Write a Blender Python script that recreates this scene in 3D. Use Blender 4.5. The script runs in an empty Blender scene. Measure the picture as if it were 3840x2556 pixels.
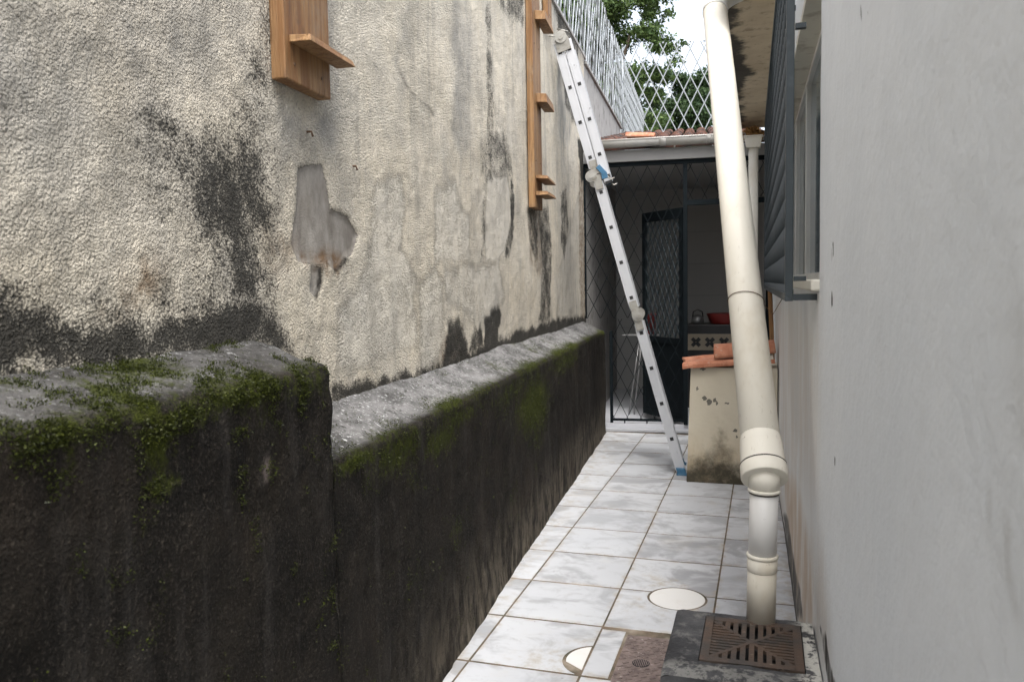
import bpy, bmesh, math, random
import numpy as np
from mathutils import Vector, Matrix
random.seed(7); RNG = np.random.default_rng(7)
SC = bpy.context.scene
# ------------------------------------------------------------ camera
CAM_H = 1.4794
def cam_axes(yaw, pitch, roll):
    f = Vector((-math.sin(yaw)*math.cos(pitch), math.cos(yaw)*math.cos(pitch), math.sin(pitch)))
    r = Vector((math.cos(yaw), math.sin(yaw), 0)); u = r.cross(f)
    cr, sr = math.cos(roll), math.sin(roll)
    return cr*r+sr*u, -sr*r+cr*u, f
cam_d = bpy.data.cameras.new('camera'); cam = bpy.data.objects.new('camera', cam_d)
SC.collection.objects.link(cam); SC.camera = cam
r_, u_, f_ = cam_axes(.3066, -.0701, -.0177)
cam.matrix_world = Matrix(((r_.x, u_.x, -f_.x, 0), (r_.y, u_.y, -f_.y, 0), (r_.z, u_.z, -f_.z, CAM_H), (0, 0, 0, 1)))
cam_d.sensor_width = 36; cam_d.lens = 3000.3/3840*36; cam_d.clip_start = .02; cam_d.clip_end = 2000
cam_d.dof.use_dof = True; cam_d.dof.focus_distance = 4.2; cam_d.dof.aperture_fstop = 8
# ------------------------------------------------------------ world: bright overcast
world = bpy.data.worlds.new('World'); SC.world = world; world.use_nodes = True
wn = world.node_tree.nodes; wl = world.node_tree.links; wn.clear()
sky = wn.new('ShaderNodeTexSky'); sky.sky_type = 'NISHITA'; sky.sun_disc = False
SUN_EL, SUN_AZ = 60, 158
sky.sun_elevation = math.radians(SUN_EL); sky.sun_rotation = math.radians(SUN_AZ)
sky.air_density = 1.0; sky.dust_density = 4.0; sky.ozone_density = 1.0
hsv = wn.new('ShaderNodeHueSaturation'); hsv.inputs['Saturation'].default_value = .4
bg = wn.new('ShaderNodeBackground'); bg.inputs['Strength'].default_value = .15
wo = wn.new('ShaderNodeOutputWorld')
wl.new(sky.outputs[0], hsv.inputs['Color']); wl.new(hsv.outputs[0], bg.inputs[0]); wl.new(bg.outputs[0], wo.inputs[0])
sun_d = bpy.data.lights.new('sun', 'SUN'); sun_d.energy = .95; sun_d.angle = math.radians(22); sun_d.color = (1, .985, .96)
sun = bpy.data.objects.new('sun', sun_d); SC.collection.objects.link(sun)
az, el = math.radians(SUN_AZ), math.radians(SUN_EL)
sdir = Vector((math.sin(az)*math.cos(el), math.cos(az)*math.cos(el), math.sin(el)))
sun.rotation_euler = sdir.to_track_quat('Z', 'Y').to_euler(); sun.location = (0, 0, 12)
SC.view_settings.view_transform = 'Standard'; SC.view_settings.look = 'None'
SC.view_settings.exposure = 1.62; SC.view_settings.gamma = 1; SC.view_settings.use_curve_mapping = False
SC.render.engine = 'CYCLES'
SC.cycles.max_bounces = 6; SC.cycles.diffuse_bounces = 4

# ------------------------------------------------------------ helpers
def link(o, parent=None):
    SC.collection.objects.link(o)
    if parent is not None: o.parent = parent
    return o
def tag(o, label=None, cat=None, group=None, kind=None):
    for k, v in (('label', label), ('category', cat), ('group', group), ('kind', kind)):
        if v: o[k] = v
    return o
def empty(name, loc=(0, 0, 0), label=None, cat=None, group=None):
    o = bpy.data.objects.new(name, None); o.empty_display_size = .05; link(o); o.location = loc
    return tag(o, label, cat, group)
class MB:
    def __init__(s): s.v = []; s.f = []; s.m = []; s.sm = []
    def poly(s, pts, faces, mi=0, smooth=False):
        b = len(s.v); s.v += [tuple(p) for p in pts]
        for f in faces: s.f.append(tuple(b+i for i in f)); s.m.append(mi); s.sm.append(smooth)
    def hexa(s, p, mi=0):          # p: 4 bottom ccw, 4 top ccw
        s.poly(p, [(3,2,1,0),(4,5,6,7),(0,1,5,4),(1,2,6,5),(2,3,7,6),(3,0,4,7)], mi)
    def box(s, x0, x1, y0, y1, z0, z1, mi=0):
        s.hexa([(x0,y0,z0),(x1,y0,z0),(x1,y1,z0),(x0,y1,z0),(x0,y0,z1),(x1,y0,z1),(x1,y1,z1),(x0,y1,z1)], mi)
    def obox(s, c, ax, ay, az, hx, hy, hz, mi=0):   # oriented box, half sizes
        c, ax, ay, az = Vector(c), Vector(ax), Vector(ay), Vector(az)
        g = lambda i, j, k: tuple(c+ax*hx*i+ay*hy*j+az*hz*k)
        s.hexa([g(-1,-1,-1),g(1,-1,-1),g(1,1,-1),g(-1,1,-1),g(-1,-1,1),g(1,-1,1),g(1,1,1),g(-1,1,1)], mi)
    def bar(s, a, b, w, d, up=(0,0,1), mi=0):       # rectangular bar a->b
        a, b = Vector(a), Vector(b); z = (b-a).normalized(); x = Vector(up).cross(z)
        if x.length < 1e-4: x = Vector((1,0,0)).cross(z)
        x.normalize(); y = z.cross(x)
        s.obox((a+b)/2, x, y, z, w/2, d/2, (b-a).length/2, mi)
    def tube(s, path, rad, n=16, mi=0, cap=True, smooth=True):
        P = [Vector(p) for p in path]; R = rad if hasattr(rad, '__len__') else [rad]*len(P)
        ref = None; rings = []
        for i, p in enumerate(P):
            d = (P[min(i+1, len(P)-1)]-P[max(i-1, 0)])
            d = d.normalized() if d.length > 1e-9 else Vector((0,0,1))
            if ref is None:
                ref = d.orthogonal().normalized()
            x = (ref-d*ref.dot(d)).normalized(); ref = x; y = d.cross(x)
            rings.append([tuple(p+(x*math.cos(t)+y*math.sin(t))*R[i]) for t in (2*math.pi*k/n for k in range(n))])
        b = len(s.v)
        for rg in rings: s.v += rg
        for i in range(len(P)-1):
            for k in range(n):
                s.f.append((b+i*n+k, b+i*n+(k+1)%n, b+(i+1)*n+(k+1)%n, b+(i+1)*n+k)); s.m.append(mi); s.sm.append(smooth)
        if cap:
            s.f.append(tuple(b+k for k in reversed(range(n)))); s.m.append(mi); s.sm.append(False)
            s.f.append(tuple(b+(len(P)-1)*n+k for k in range(n))); s.m.append(mi); s.sm.append(False)
    def build(s, name, mats, parent=None, bevel=0):
        me = bpy.data.meshes.new(name); me.from_pydata(s.v, [], s.f); me.update()
        for m in (mats if isinstance(mats, (list, tuple)) else [mats]): me.materials.append(m)
        me.polygons.foreach_set('material_index', s.m); me.polygons.foreach_set('use_smooth', s.sm)
        o = bpy.data.objects.new(name, me); link(o, parent)
        if bevel:
            bm = bmesh.new(); bm.from_mesh(me); bmesh.ops.remove_doubles(bm, verts=bm.verts, dist=1e-5)
            es = [e for e in bm.edges if len(e.link_faces) == 2 and e.calc_face_angle(0) > .6]
            bmesh.ops.bevel(bm, geom=es, offset=bevel, segments=2, affect='EDGES', profile=.5, clamp_overlap=True)
            bm.to_mesh(me); bm.free()
        return o
def fin(o, parent):        # parent an object built in world space under an Empty that has a location
    o.parent = parent; o.matrix_parent_inverse = Matrix.Translation(-Vector(parent.location)); return o

# smooth value noise in numpy
def vnoise(x, y, seed=0):
    xi = np.floor(x).astype(np.int64); yi = np.floor(y).astype(np.int64); fx = x-xi; fy = y-yi
    fx = fx*fx*(3-2*fx); fy = fy*fy*(3-2*fy)
    def h(a, b):
        v = (a*374761393+b*668265263+seed*1274126177) & 0xffffffff
        v = ((v ^ (v >> 13))*1274126177) & 0xffffffff
        return ((v ^ (v >> 16)) & 0xffff)/65535.
    return (h(xi,yi)*(1-fx)+h(xi+1,yi)*fx)*(1-fy)+(h(xi,yi+1)*(1-fx)+h(xi+1,yi+1)*fx)*fy
def fbm(x, y, seed=0, oct=4):
    t = 0; a = .5; n = 0
    for k in range(oct): t = t+a*vnoise(x*2**k, y*2**k, seed+k); n += a; a *= .5
    return t/n
def poly_mask(sx, sz, pts, soft):     # soft-edged polygon
    P = np.array(pts, float); lo = P.min(0)-soft*2; hi = P.max(0)+soft*2
    out = np.zeros_like(sx); sel = (sx > lo[0]) & (sx < hi[0]) & (sz > lo[1]) & (sz < hi[1])
    if not sel.any(): return out
    x = sx[sel]; z = sz[sel]; d = np.full(x.shape, 1e9); ins = np.zeros(x.shape, bool)
    for i in range(len(P)):
        a = P[i]; b = P[(i+1) % len(P)]; e = b-a
        t = np.clip(((x-a[0])*e[0]+(z-a[1])*e[1])/max(e@e, 1e-12), 0, 1)
        d = np.minimum(d, np.hypot(x-a[0]-t*e[0], z-a[1]-t*e[1]))
        if a[1] != b[1]:
            c = (a[1] > z) != (b[1] > z); ins ^= c & (x < (b[0]-a[0])*(z-a[1])/(b[1]-a[1])+a[0])
    sd = np.where(ins, d, -d); q = np.clip(.5+sd/(2*soft), 0, 1); out[sel] = q*q*(3-2*q); return out
def set_col(me, name, rgba):
    at = me.attributes.new(name, 'FLOAT_COLOR', 'POINT'); at.data.foreach_set('color', np.ascontiguousarray(rgba, dtype=np.float32).ravel())

# wall frames
AL = math.atan(.0672); NL = Vector((math.cos(AL), math.sin(AL), 0)); TL = Vector((-math.sin(AL), math.cos(AL), 0))
D_STUCCO, D_LOW = -1.18, -.969
def WL(s, off, z, d=D_STUCCO): return NL*(d+off)+TL*s+Vector((0, 0, z))
AR = .0165; NR = Vector((-math.cos(AR), -math.sin(AR), 0)); TR = Vector((-math.sin(AR), math.cos(AR), 0)); BR = Vector((.195, 0, 0))
def WR(s, off, z): return BR+TR*s+NR*off+Vector((0, 0, z))

# ------------------------------------------------------------ materials
class NT:
    def __init__(s, name):
        s.m = bpy.data.materials.new(name); s.m.use_nodes = True; s.n = s.m.node_tree.nodes; s.l = s.m.node_tree.links
        s.b = s.n['Principled BSDF']; s.tc = s.n.new('ShaderNodeTexCoord'); s.pos = s.tc.outputs['Object']
    def set(s, sock, v):
        if hasattr(v, 'node'): s.l.new(v, sock)
        elif isinstance(v, tuple) and len(v) == 3 and sock.type == 'RGBA': sock.default_value = (*v, 1)
        else: sock.default_value = v
    def map(s, scale=(1,1,1), vec=None, loc=(0,0,0)):
        m = s.n.new('ShaderNodeMapping'); s.l.new(vec or s.pos, m.inputs[0]); m.inputs['Scale'].default_value = scale; m.inputs['Location'].default_value = loc; return m.outputs[0]
    def noise(s, scale, detail=3, rough=.55, vec=None, dist=0):
        n = s.n.new('ShaderNodeTexNoise'); s.l.new(vec or s.pos, n.inputs['Vector']); n.inputs['Scale'].default_value = scale
        n.inputs['Detail'].default_value = min(detail, 4); n.inputs['Roughness'].default_value = rough; n.inputs['Distortion'].default_value = dist; return n.outputs['Fac']
    def voro(s, scale, vec=None, feature='F1'):
        n = s.n.new('ShaderNodeTexVoronoi'); s.l.new(vec or s.pos, n.inputs['Vector']); n.inputs['Scale'].default_value = scale; n.feature = feature; return n.outputs['Distance']
    def ramp(s, x, a, b, lo=0., hi=1.):     # smooth map-range
        r = s.n.new('ShaderNodeMapRange'); r.interpolation_type = 'SMOOTHSTEP'; s.l.new(x, r.inputs[0])
        for i, v in zip((1,2,3,4), (a,b,lo,hi)): r.inputs[i].default_value = v
        return r.outputs[0]
    def math(s, op, a, b=0., c=None):
        m = s.n.new('ShaderNodeMath'); m.operation = op
        for i, v in enumerate((a, b) if c is None else (a, b, c)): s.set(m.inputs[i], v)
        return m.outputs[0]
    def mix(s, fac, a, b, mode='MIX'):
        m = s.n.new('ShaderNodeMix'); m.data_type = 'RGBA'; m.blend_type = mode
        s.set(m.inputs[0], fac); s.set(m.inputs[6], a); s.set(m.inputs[7], b); return m.outputs[2]
    def attr(s, name):
        a = s.n.new('ShaderNodeAttribute'); a.attribute_name = name
        sp = s.n.new('ShaderNodeSeparateColor'); s.l.new(a.outputs['Color'], sp.inputs[0]); return sp.outputs[0], sp.outputs[1], sp.outputs[2], a.outputs['Alpha']
    def bump(s, h, dist, strength=1.):
        b = s.n.new('ShaderNodeBump'); s.l.new(h, b.inputs['Height']); b.inputs['Distance'].default_value = dist; s.set(b.inputs['Strength'], strength)
        s.l.new(b.outputs[0], s.b.inputs['Normal']); return b
    def rnd(s):
        o = s.n.new('ShaderNodeObjectInfo'); return o.outputs['Random']
    def rpos(s, k=37.):       # coordinates shifted at random for each object
        v = s.n.new('ShaderNodeVectorMath'); v.operation = 'MULTIPLY_ADD'
        s.l.new(s.rnd(), v.inputs[0]); v.inputs[1].default_value = (k, k*.7, k*1.3); s.l.new(s.pos, v.inputs[2]); return v.outputs[0]
    def done(s, col, rough=.8, metal=0., spec=None):
        s.set(s.b.inputs['Base Color'], col); s.set(s.b.inputs['Roughness'], rough); s.set(s.b.inputs['Metallic'], metal)
        if spec is not None: s.b.inputs['Specular IOR Level'].default_value = spec
        return s.m
def simple(name, col, rough=.7, metal=0., var=.15, scale=8, bump=0, bscale=60, dirt=None, dsc=5):
    t = NT(name); v = t.rpos()
    f = t.noise(scale, 4, vec=v); c = t.mix(f, tuple(x*(1-var) for x in col), tuple(min(1, x*(1+var)) for x in col))
    if dirt: c = t.mix(t.ramp(t.noise(dsc, 5, .65, vec=v), .5, .75, 0, .8), c, dirt)
    if bump: t.bump(t.noise(bscale, 3, vec=v), bump)
    r = t.math('ADD', rough-.08, t.math('MULTIPLY', t.noise(scale*2.3, 3, vec=v), .16))
    return t.done(c, r, metal)
M = {}
# stucco (thrown cement coat, cream paint gone grey)
t = NT('stucco'); r0, g0, b0, a0 = t.attr('stain'); r1, g1, b1, a1 = t.attr('stain2')
dv = t.n.new('ShaderNodeVectorMath'); dv.operation = 'MULTIPLY_ADD'
nz_ = t.n.new('ShaderNodeTexNoise'); t.l.new(t.pos, nz_.inputs['Vector']); nz_.inputs['Scale'].default_value = 60; nz_.inputs['Detail'].default_value = 2
t.l.new(nz_.outputs['Color'], dv.inputs[0]); dv.inputs[1].default_value = (.016, .016, .016); t.l.new(t.pos, dv.inputs[2]); vec = dv.outputs[0]
vo = t.math('SUBTRACT', .62, t.voro(148, vec)); fine = t.noise(210, 3, .65)
gr = t.math('ADD', t.math('MULTIPLY', vo, .40), t.math('ADD', t.math('MULTIPLY', fine, .34), t.math('MULTIPLY', t.noise(100, 4, .7, None, .4), .42)))   # about .2 to .8
h = t.math('MULTIPLY', t.math('ADD', t.math('MULTIPLY', gr, 1.35), t.math('MULTIPLY', t.noise(27, 3, .6), .5)), t.ramp(t.noise(4.5, 3), .3, .7, .55, 1.15))
ed = t.math('ADD', t.math('MULTIPLY', t.math('SUBTRACT', t.noise(10, 7, .75), .5), 1.2), t.math('MULTIPLY', t.math('SUBTRACT', .45, gr), 1.6))
bare = t.ramp(t.math('ADD', g0, t.math('ADD', t.math('MULTIPLY', t.math('SUBTRACT', t.noise(34, 4, .7), .5), .8), t.math('MULTIPLY', t.math('SUBTRACT', .45, gr), .9))), .38, .62)
plas = t.math('MULTIPLY', t.ramp(t.math('ADD', b0, ed), .25, .95), t.ramp(b0, .0, .4))
smooth = t.math('MAXIMUM', bare, t.math('MULTIPLY', plas, .75))
rough_amt = t.math('SUBTRACT', 1., t.math('MULTIPLY', smooth, .9))
big = t.noise(3.2, 5, .6); med = t.noise(11, 5, .65)
base = t.mix(t.ramp(big, .3, .7), (.80, .72, .575), (.72, .665, .56))
base = t.mix(t.ramp(med, .46, .74, 0, .45), base, (.48, .445, .385))
base = t.mix(t.math('MULTIPLY', t.ramp(gr, .42, .24), t.math('MULTIPLY', rough_amt, .5)), base, (.30, .265, .215))  # pits between grains darkened in the colour, as dirt and as painted shade
base = t.mix(t.math('MULTIPLY', t.ramp(gr, .46, .62), t.math('MULTIPLY', rough_amt, .6)), base, (.86, .80, .675))  # highlights on the grain tips painted into the colour
base = t.mix(t.math('MULTIPLY', plas, .55), base, t.mix(t.ramp(t.noise(7, 6, .7, t.map((1.5, 1.5, .6))), .3, .7), (.63, .595, .52), (.52, .50, .45)))
base = t.mix(bare, base, t.mix(t.ramp(t.noise(14, 5, .65, t.map((1, 1, .5))), .3, .72), (.20, .18, .155), (.37, .345, .31)))
base = t.mix(t.math('MULTIPLY', a0, t.ramp(t.noise(20, 5, .7), .3, .62)), base, (.16, .09, .04))
film = t.math('MULTIPLY', r1, t.ramp(t.noise(6, 6, .7, t.map((1, 1, .55))), .2, .75))
base = t.mix(film, base, (.27, .265, .25))
stk = t.ramp(t.noise(9, 5, .65, t.map((1, 1, .07))), .50, .74, 0, .55)
base = t.mix(stk, base, (.36, .335, .285))
base = t.mix(t.ramp(t.noise(3.3, 4, .7, t.map((1, 1, .22))), .52, .74, 0, .42), base, (.42, .40, .355))
mo = t.math('ADD', r0, t.math('MULTIPLY', t.math('SUBTRACT', t.noise(9, 7, .72), .5), 1.3))
mo = t.math('ADD', mo, t.math('MULTIPLY', t.math('SUBTRACT', .46, gr), 1.5))
mo = t.math('MULTIPLY', t.ramp(mo, .18, .82), t.ramp(r0, .0, .22))
base = t.mix(t.math('MULTIPLY', mo, .96), base, t.mix(t.noise(60, 2), (.028, .028, .026), (.055, .052, .045)))
base = t.mix(g1, base, (.02, .018, .015))
t.bump(t.math('MULTIPLY', h, rough_amt), .017, 1.)
M['stucco'] = t.done(base, .92, spec=.2)

# low wall: black algae, moss
t = NT('mossy_concrete'); r0, g0, b0, a0 = t.attr('stain')   # r moss g top b pale base a edge
n1 = t.noise(5, 6, .7); n2 = t.noise(140, 3, .7); stv = t.noise(11, 6, .7, t.map((1, 1, .12)))
base = t.mix(t.ramp(n1, .3, .7), (.008, .007, .0058), (.02, .0165, .0125))
base = t.mix(t.ramp(stv, .5, .75, 0, .6), base, (.05, .046, .042))
base = t.mix(t.math('MULTIPLY', b0, t.ramp(t.noise(16, 6, .7, t.map((1, 1, .3))), .35, .65)), base, (.17, .145, .11))
base = t.mix(t.ramp(n2, .52, .74, 0, .75), base, (.09, .077, .062))
base = t.mix(t.ramp(t.noise(170, 3, .8), .62, .8, 0, .3), base, (.17, .15, .125))
base = t.mix(t.ramp(t.noise(2.3, 5, .6), .5, .7, 0, .5), base, (.04, .031, .023))
base = t.mix(t.ramp(n2, .45, .28, 0, .6), base, (.008, .008, .007))
top = t.mix(t.ramp(t.noise(9, 6, .7, t.map((1, .5, 1))), .3, .7), (.08, .078, .075), (.25, .245, .24))
top = t.mix(t.ramp(t.noise(75, 5, .75), .55, .68), top, (.55, .55, .54))
top = t.mix(t.ramp(t.noise(30, 4, .7), .44, .30), top, (.05, .048, .043))
topf = t.math('MULTIPLY', g0, t.ramp(t.noise(12, 5, .7), .18, .42))
base = t.mix(topf, base, top)
ms = t.math('ADD', r0, t.math('MULTIPLY', t.math('SUBTRACT', t.noise(38, 4, .8), .5), 2.0))
ms = t.math('MULTIPLY', t.ramp(ms, .35, .95), t.ramp(r0, .03, .3))
base = t.mix(t.math('MULTIPLY', ms, .92), base, t.mix(t.noise(70, 3), (.018, .023, .003), (.06, .072, .008)))
base = t.mix(t.math('MULTIPLY', a0, .85), base, (.33, .27, .25))
t.bump(t.math('ADD', t.math('MULTIPLY', n2, .6), t.noise(40, 5, .65)), .013, 1.)
M['low'] = t.done(base, .93, spec=.15)

# house wall paint
t = NT('house_paint'); r0, g0, b0, a0 = t.attr('stain')
base = t.mix(t.ramp(t.noise(2.2, 5, .6), .3, .7), (.76, .79, .81), (.81, .835, .85))
base = t.mix(t.ramp(t.noise(6, 6, .7, t.map((1, 1, .3))), .52, .8, 0, .16), base, (.56, .55, .53))
base = t.mix(t.ramp(t.noise(38, 5, .7), .68, .8, 0, .3), base, (.45, .44, .42))
base = t.mix(t.math('MULTIPLY', g0, t.ramp(t.noise(6, 6, .7, t.map((1, 1, .3))), .15, .65)), base, (.50, .37, .25))
base = t.mix(t.math('MULTIPLY', b0, .6), base, (.36, .34, .30))
mo = t.math('ADD', r0, t.math('MULTIPLY', t.math('SUBTRACT', t.noise(16, 6, .75, t.map((1, 1, .3))), .5), 1.2))
base = t.mix(t.math('MULTIPLY', t.ramp(mo, .4, .8), t.ramp(r0, .05, .3)), base, (.05, .048, .042))
hh = t.math('ADD', t.math('MULTIPLY', t.noise(26, 3, .55), .6), t.math('MULTIPLY', t.noise(110, 3, .6), .22))
t.bump(hh, .009, .5); M['house'] = t.done(base, .62, spec=.3)

# floor tile: worn white glazed tile with grey smears
t = NT('floor_tile'); v = t.rpos(); wv = t.map((1.0, 1.25, 1), v)
base = t.mix(t.ramp(t.noise(1.2, 3, vec=v), .3, .7), (.47, .483, .505), (.56, .572, .59))
sm = t.noise(3.0, 4, .62, wv, .5)
base = t.mix(t.math('MULTIPLY', t.ramp(sm, .47, .62, 0, 1.), t.math('ADD', .4, t.math('MULTIPLY', t.rnd(), .6))), base, (.27, .275, .29))
base = t.mix(t.math('MULTIPLY', t.rnd(), .18), base, (.44, .44, .44))
base = t.mix(t.ramp(t.noise(7, 4, .7, wv, .6), .5, .74, 0, .65), base, (.30, .30, .305))
base = t.mix(t.ramp(t.noise(3, 5, .7, v), .55, .78, 0, .35), base, (.46, .42, .35))
base = t.mix(t.ramp(t.noise(50, 3, .7, v), .70, .76, 0, .8), base, (.12, .10, .08))
e0, e1, e2, e3 = t.attr('edge')
base = t.mix(t.math('MULTIPLY', e0, t.ramp(t.noise(14, 5, .7, v), .42, .75)), base, (.34, .29, .22))
t.bump(t.noise(5, 3, vec=v), .003, .25)
M['tile'] = t.done(base, t.math('ADD', .28, t.math('MULTIPLY', sm, .35)), spec=.45)
t = NT('grout'); base = t.mix(t.ramp(t.noise(7, 5, .7), .35, .68), (.16, .12, .085), (.06, .055, .035)); base = t.mix(t.ramp(t.noise(3, 4), .55, .7), base, (.34, .29, .23)); t.bump(t.noise(90, 3), .003); M['grout'] = t.done(base, .95)
t = NT('ground'); base = t.mix(t.noise(.6, 6, .7), (.10, .085, .06), (.16, .14, .10)); t.bump(t.noise(20, 5), .02); M['ground'] = t.done(base, .95)
# pvc
t = NT('cream_pvc'); v = t.pos
base = t.mix(t.noise(3, 4, vec=v), (.69, .65, .555), (.74, .71, .625))
base = t.mix(t.ramp(t.noise(5, 6, .75, t.map((1, .5, .4))), .46, .74, 0, .5), base, (.52, .45, .33))
base = t.mix(t.ramp(t.noise(70, 3, .8, t.map((1, .25, .2))), .6, .75, 0, .35), base, (.38, .33, .25))
base = t.mix(t.ramp(t.noise(30, 4, .75, t.map((1, 1, .5))), .68, .76), base, (.16, .12, .08))
t.bump(t.noise(4, 3), .004, .3); M['pvc'] = t.done(base, .5, spec=.35)
t = NT('white_pvc'); base = t.mix(t.ramp(t.noise(9, 6, .7, t.map((1, 1, .4))), .5, .8, 0, .3), (.69, .68, .655), (.5, .46, .39)); base = t.mix(t.ramp(t.noise(30, 4, .7), .7, .78, 0, .8), base, (.25, .22, .18)); M['pvcw'] = t.done(base, .4)
M['rubber'] = simple('dark_ring', (.05, .04, .03), .8)
# black concrete box
t = NT('tarred_concrete'); base = t.mix(t.ramp(t.noise(6, 6, .7), .3, .7), (.018, .018, .02), (.07, .07, .072))
base = t.mix(t.ramp(t.noise(13, 6, .75), .52, .7, 0, .7), base, (.17, .165, .155))
r0, g0, b0, a0 = t.attr('stain')
base = t.mix(t.math('MULTIPLY', r0, t.ramp(t.noise(26, 6, .75), .42, .54)), base, (.50, .49, .44))
t.bump(t.math('ADD', t.noise(60, 4, .7), t.noise(12, 4)), .006); M['tar'] = t.done(base, .75)
t = NT('rusty_iron'); base = t.mix(t.ramp(t.noise(9, 5, .7), .35, .65), (.06, .052, .046), (.10, .066, .047)); base = t.mix(t.ramp(t.noise(40, 4, .7), .6, .75), base, (.17, .135, .105)); t.bump(t.noise(120, 3), .002); M['rust'] = t.done(base, .75, .25)
t = NT('purplish_iron'); base = t.mix(t.ramp(t.noise(14, 6, .7), .3, .7), (.10, .075, .068), (.20, .155, .14)); base = t.mix(t.ramp(t.noise(60, 3), .62, .72), base, (.3, .26, .24)); t.bump(t.noise(55, 3, .6, t.map((.6, 1.4, 1))), .006); M['iron2'] = t.done(base, .85)
M['void'] = simple('drain_void', (.008, .008, .01), .9)
# ladder
t = NT('aluminium'); v = t.rpos(); base = t.mix(t.noise(5, 4, vec=v), (.50, .51, .53), (.62, .63, .65)); base = t.mix(t.ramp(t.noise(22, 5, .75, t.map((1, 1, .5), v)), .62, .72, 0, .8), base, (.22, .22, .22)); M['alu'] = t.done(base, t.math('ADD', .36, t.math('MULTIPLY', t.noise(30, 3, vec=v), .2)), .55)
M['black'] = simple('black_plastic_and_hollow', (.012, .012, .012), .6)
M['blue'] = simple('blue_plastic', (.035, .12, .21), .5, var=.25)
M['hinge'] = simple('hinge_metal', (.33, .32, .29), .42, .5, var=.3, scale=25, dirt=(.16, .14, .1), dsc=20)
# wood
t = NT('weathered_plank'); v = t.rpos(); wv = t.map((1, 1, .06), v)
base = t.mix(t.ramp(t.noise(34, 5, .65, wv, .6), .3, .7), (.17, .085, .034), (.31, .185, .085))
base = t.mix(t.ramp(t.noise(7, 4, .6, t.map((1, 1, .15), v), 1.5), .5, .72, 0, .75), base, (.17, .075, .028))
base = t.mix(t.ramp(t.noise(6, 4, .7, v), .52, .75, 0, .6), base, (.24, .175, .115))
base = t.mix(t.ramp(t.noise(16, 4, .75, t.map((1, 1, .35), v)), .56, .7, 0, .75), base, (.13, .075, .04))
kn = t.voro(6.5, t.map((1, 1, .45), v)); base = t.mix(t.ramp(kn, .13, .04, 0, .85), base, (.11, .05, .02))
base = t.mix(t.ramp(t.noise(80, 4, .7, wv), .56, .7, 0, .8), base, (.10, .05, .022))
t.bump(t.noise(60, 4, .6, wv), .006); M['wood'] = t.done(base, .6, spec=.3)
t = NT('terracotta'); v = t.rpos(); base = t.mix(t.ramp(t.noise(9, 5, .65, v), .3, .7), (.36, .125, .065), (.52, .235, .14)); base = t.mix(t.ramp(t.noise(14, 6, .75, v), .56, .7, 0, .75), base, (.45, .36, .29)); base = t.mix(t.ramp(t.noise(22, 5, .75, v), .58, .72, 0, .7), base, (.13, .06, .04)); t.bump(t.noise(70, 4, vec=v), .003); M['terra'] = t.done(base, .85)
t = NT('old_terracotta'); v = t.rpos(); base = t.mix(t.ramp(t.noise(4, 5, .65, v), .38, .62), (.03, .025, .023), (.12, .05, .032)); t.bump(t.noise(50, 4, vec=v), .004); M['terra_old'] = t.done(base, .9)
# iron paint, galvanised
M['slate'] = simple('slate_blue_paint', (.026, .037, .043), .45, 0., var=.35, scale=12, dirt=(.06, .075, .083), dsc=14)
_sd = M['slate_dark'] = simple('dark_gate_paint', (.006, .009, .011), .75, 0., var=.3, scale=12)
_sd.node_tree.nodes['Principled BSDF'].inputs['Specular IOR Level'].default_value = .1
M['galv'] = simple('galvanised_wire', (.27, .29, .305), .5, .2, var=.25, scale=30, dirt=(.3, .32, .32), dsc=30)
# plaster / soffit / pedestal
t = NT('stained_soffit'); r0, g0, b0, a0 = t.attr('stain'); base = t.mix(t.ramp(t.noise(3, 5, .65), .3, .7), (.55, .46, .32), (.66, .57, .42)); base = t.mix(t.ramp(t.noise(8, 6, .7), .5, .72, 0, .7), base, (.21, .14, .085))
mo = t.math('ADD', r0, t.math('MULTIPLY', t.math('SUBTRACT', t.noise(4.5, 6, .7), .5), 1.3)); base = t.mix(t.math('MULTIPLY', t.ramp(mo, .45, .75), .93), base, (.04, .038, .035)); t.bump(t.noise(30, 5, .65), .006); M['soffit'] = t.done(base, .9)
t = NT('pedestal_plaster'); r0, g0, b0, a0 = t.attr('stain'); base = t.mix(t.noise(4, 5), (.53, .475, .365), (.60, .55, .44))
base = t.mix(t.math('MULTIPLY', g0, t.ramp(t.noise(9, 5, .7, t.map((1, 1, .35))), .25, .7)), base, (.40, .29, .16))
mo = t.math('ADD', r0, t.math('MULTIPLY', t.math('SUBTRACT', t.noise(11, 6, .72), .5), 1.1)); base = t.mix(t.math('MULTIPLY', t.ramp(mo, .25, 1.1), t.ramp(r0, .0, .4)), base, (.05, .042, .025))
base = t.mix(t.ramp(t.math('ADD', b0, t.math('MULTIPLY', t.math('SUBTRACT', t.noise(60, 3), .5), 1.2)), .4, .55), base, (.14, .13, .11)); t.bump(t.noise(25, 4), .003); M['pedestal'] = t.done(base, .85)
M['cream'] = simple('cream_plaster', (.72, .69, .60), .85, var=.1, scale=6, dirt=(.36, .31, .24), dsc=6)
M['conc'] = simple('grey_concrete', (.34, .33, .315), .9, var=.3, scale=9, bump=.004, dirt=(.12, .115, .105), dsc=7)
M['gutter'] = simple('gutter_paint', (.50, .485, .45), .45, var=.08, scale=6, dirt=(.40, .37, .31), dsc=7)
M['beam'] = simple('beam_paint', (.28, .275, .265), .7, var=.1, scale=5)
M['frame'] = simple('window_aluminium', (.78, .78, .76), .45, .2, var=.1)
t = NT('window_glass'); M['glass'] = t.done(t.mix(t.noise(1.5, 3), (.10, .15, .18), (.15, .20, .23)), .06, 0, .8)
M['iwall'] = simple('room_wall', (.42, .41, .39), .6, var=.05, scale=3)
M['ifloor'] = simple('room_floor', (.50, .51, .54), .35, var=.08, scale=4)
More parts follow.
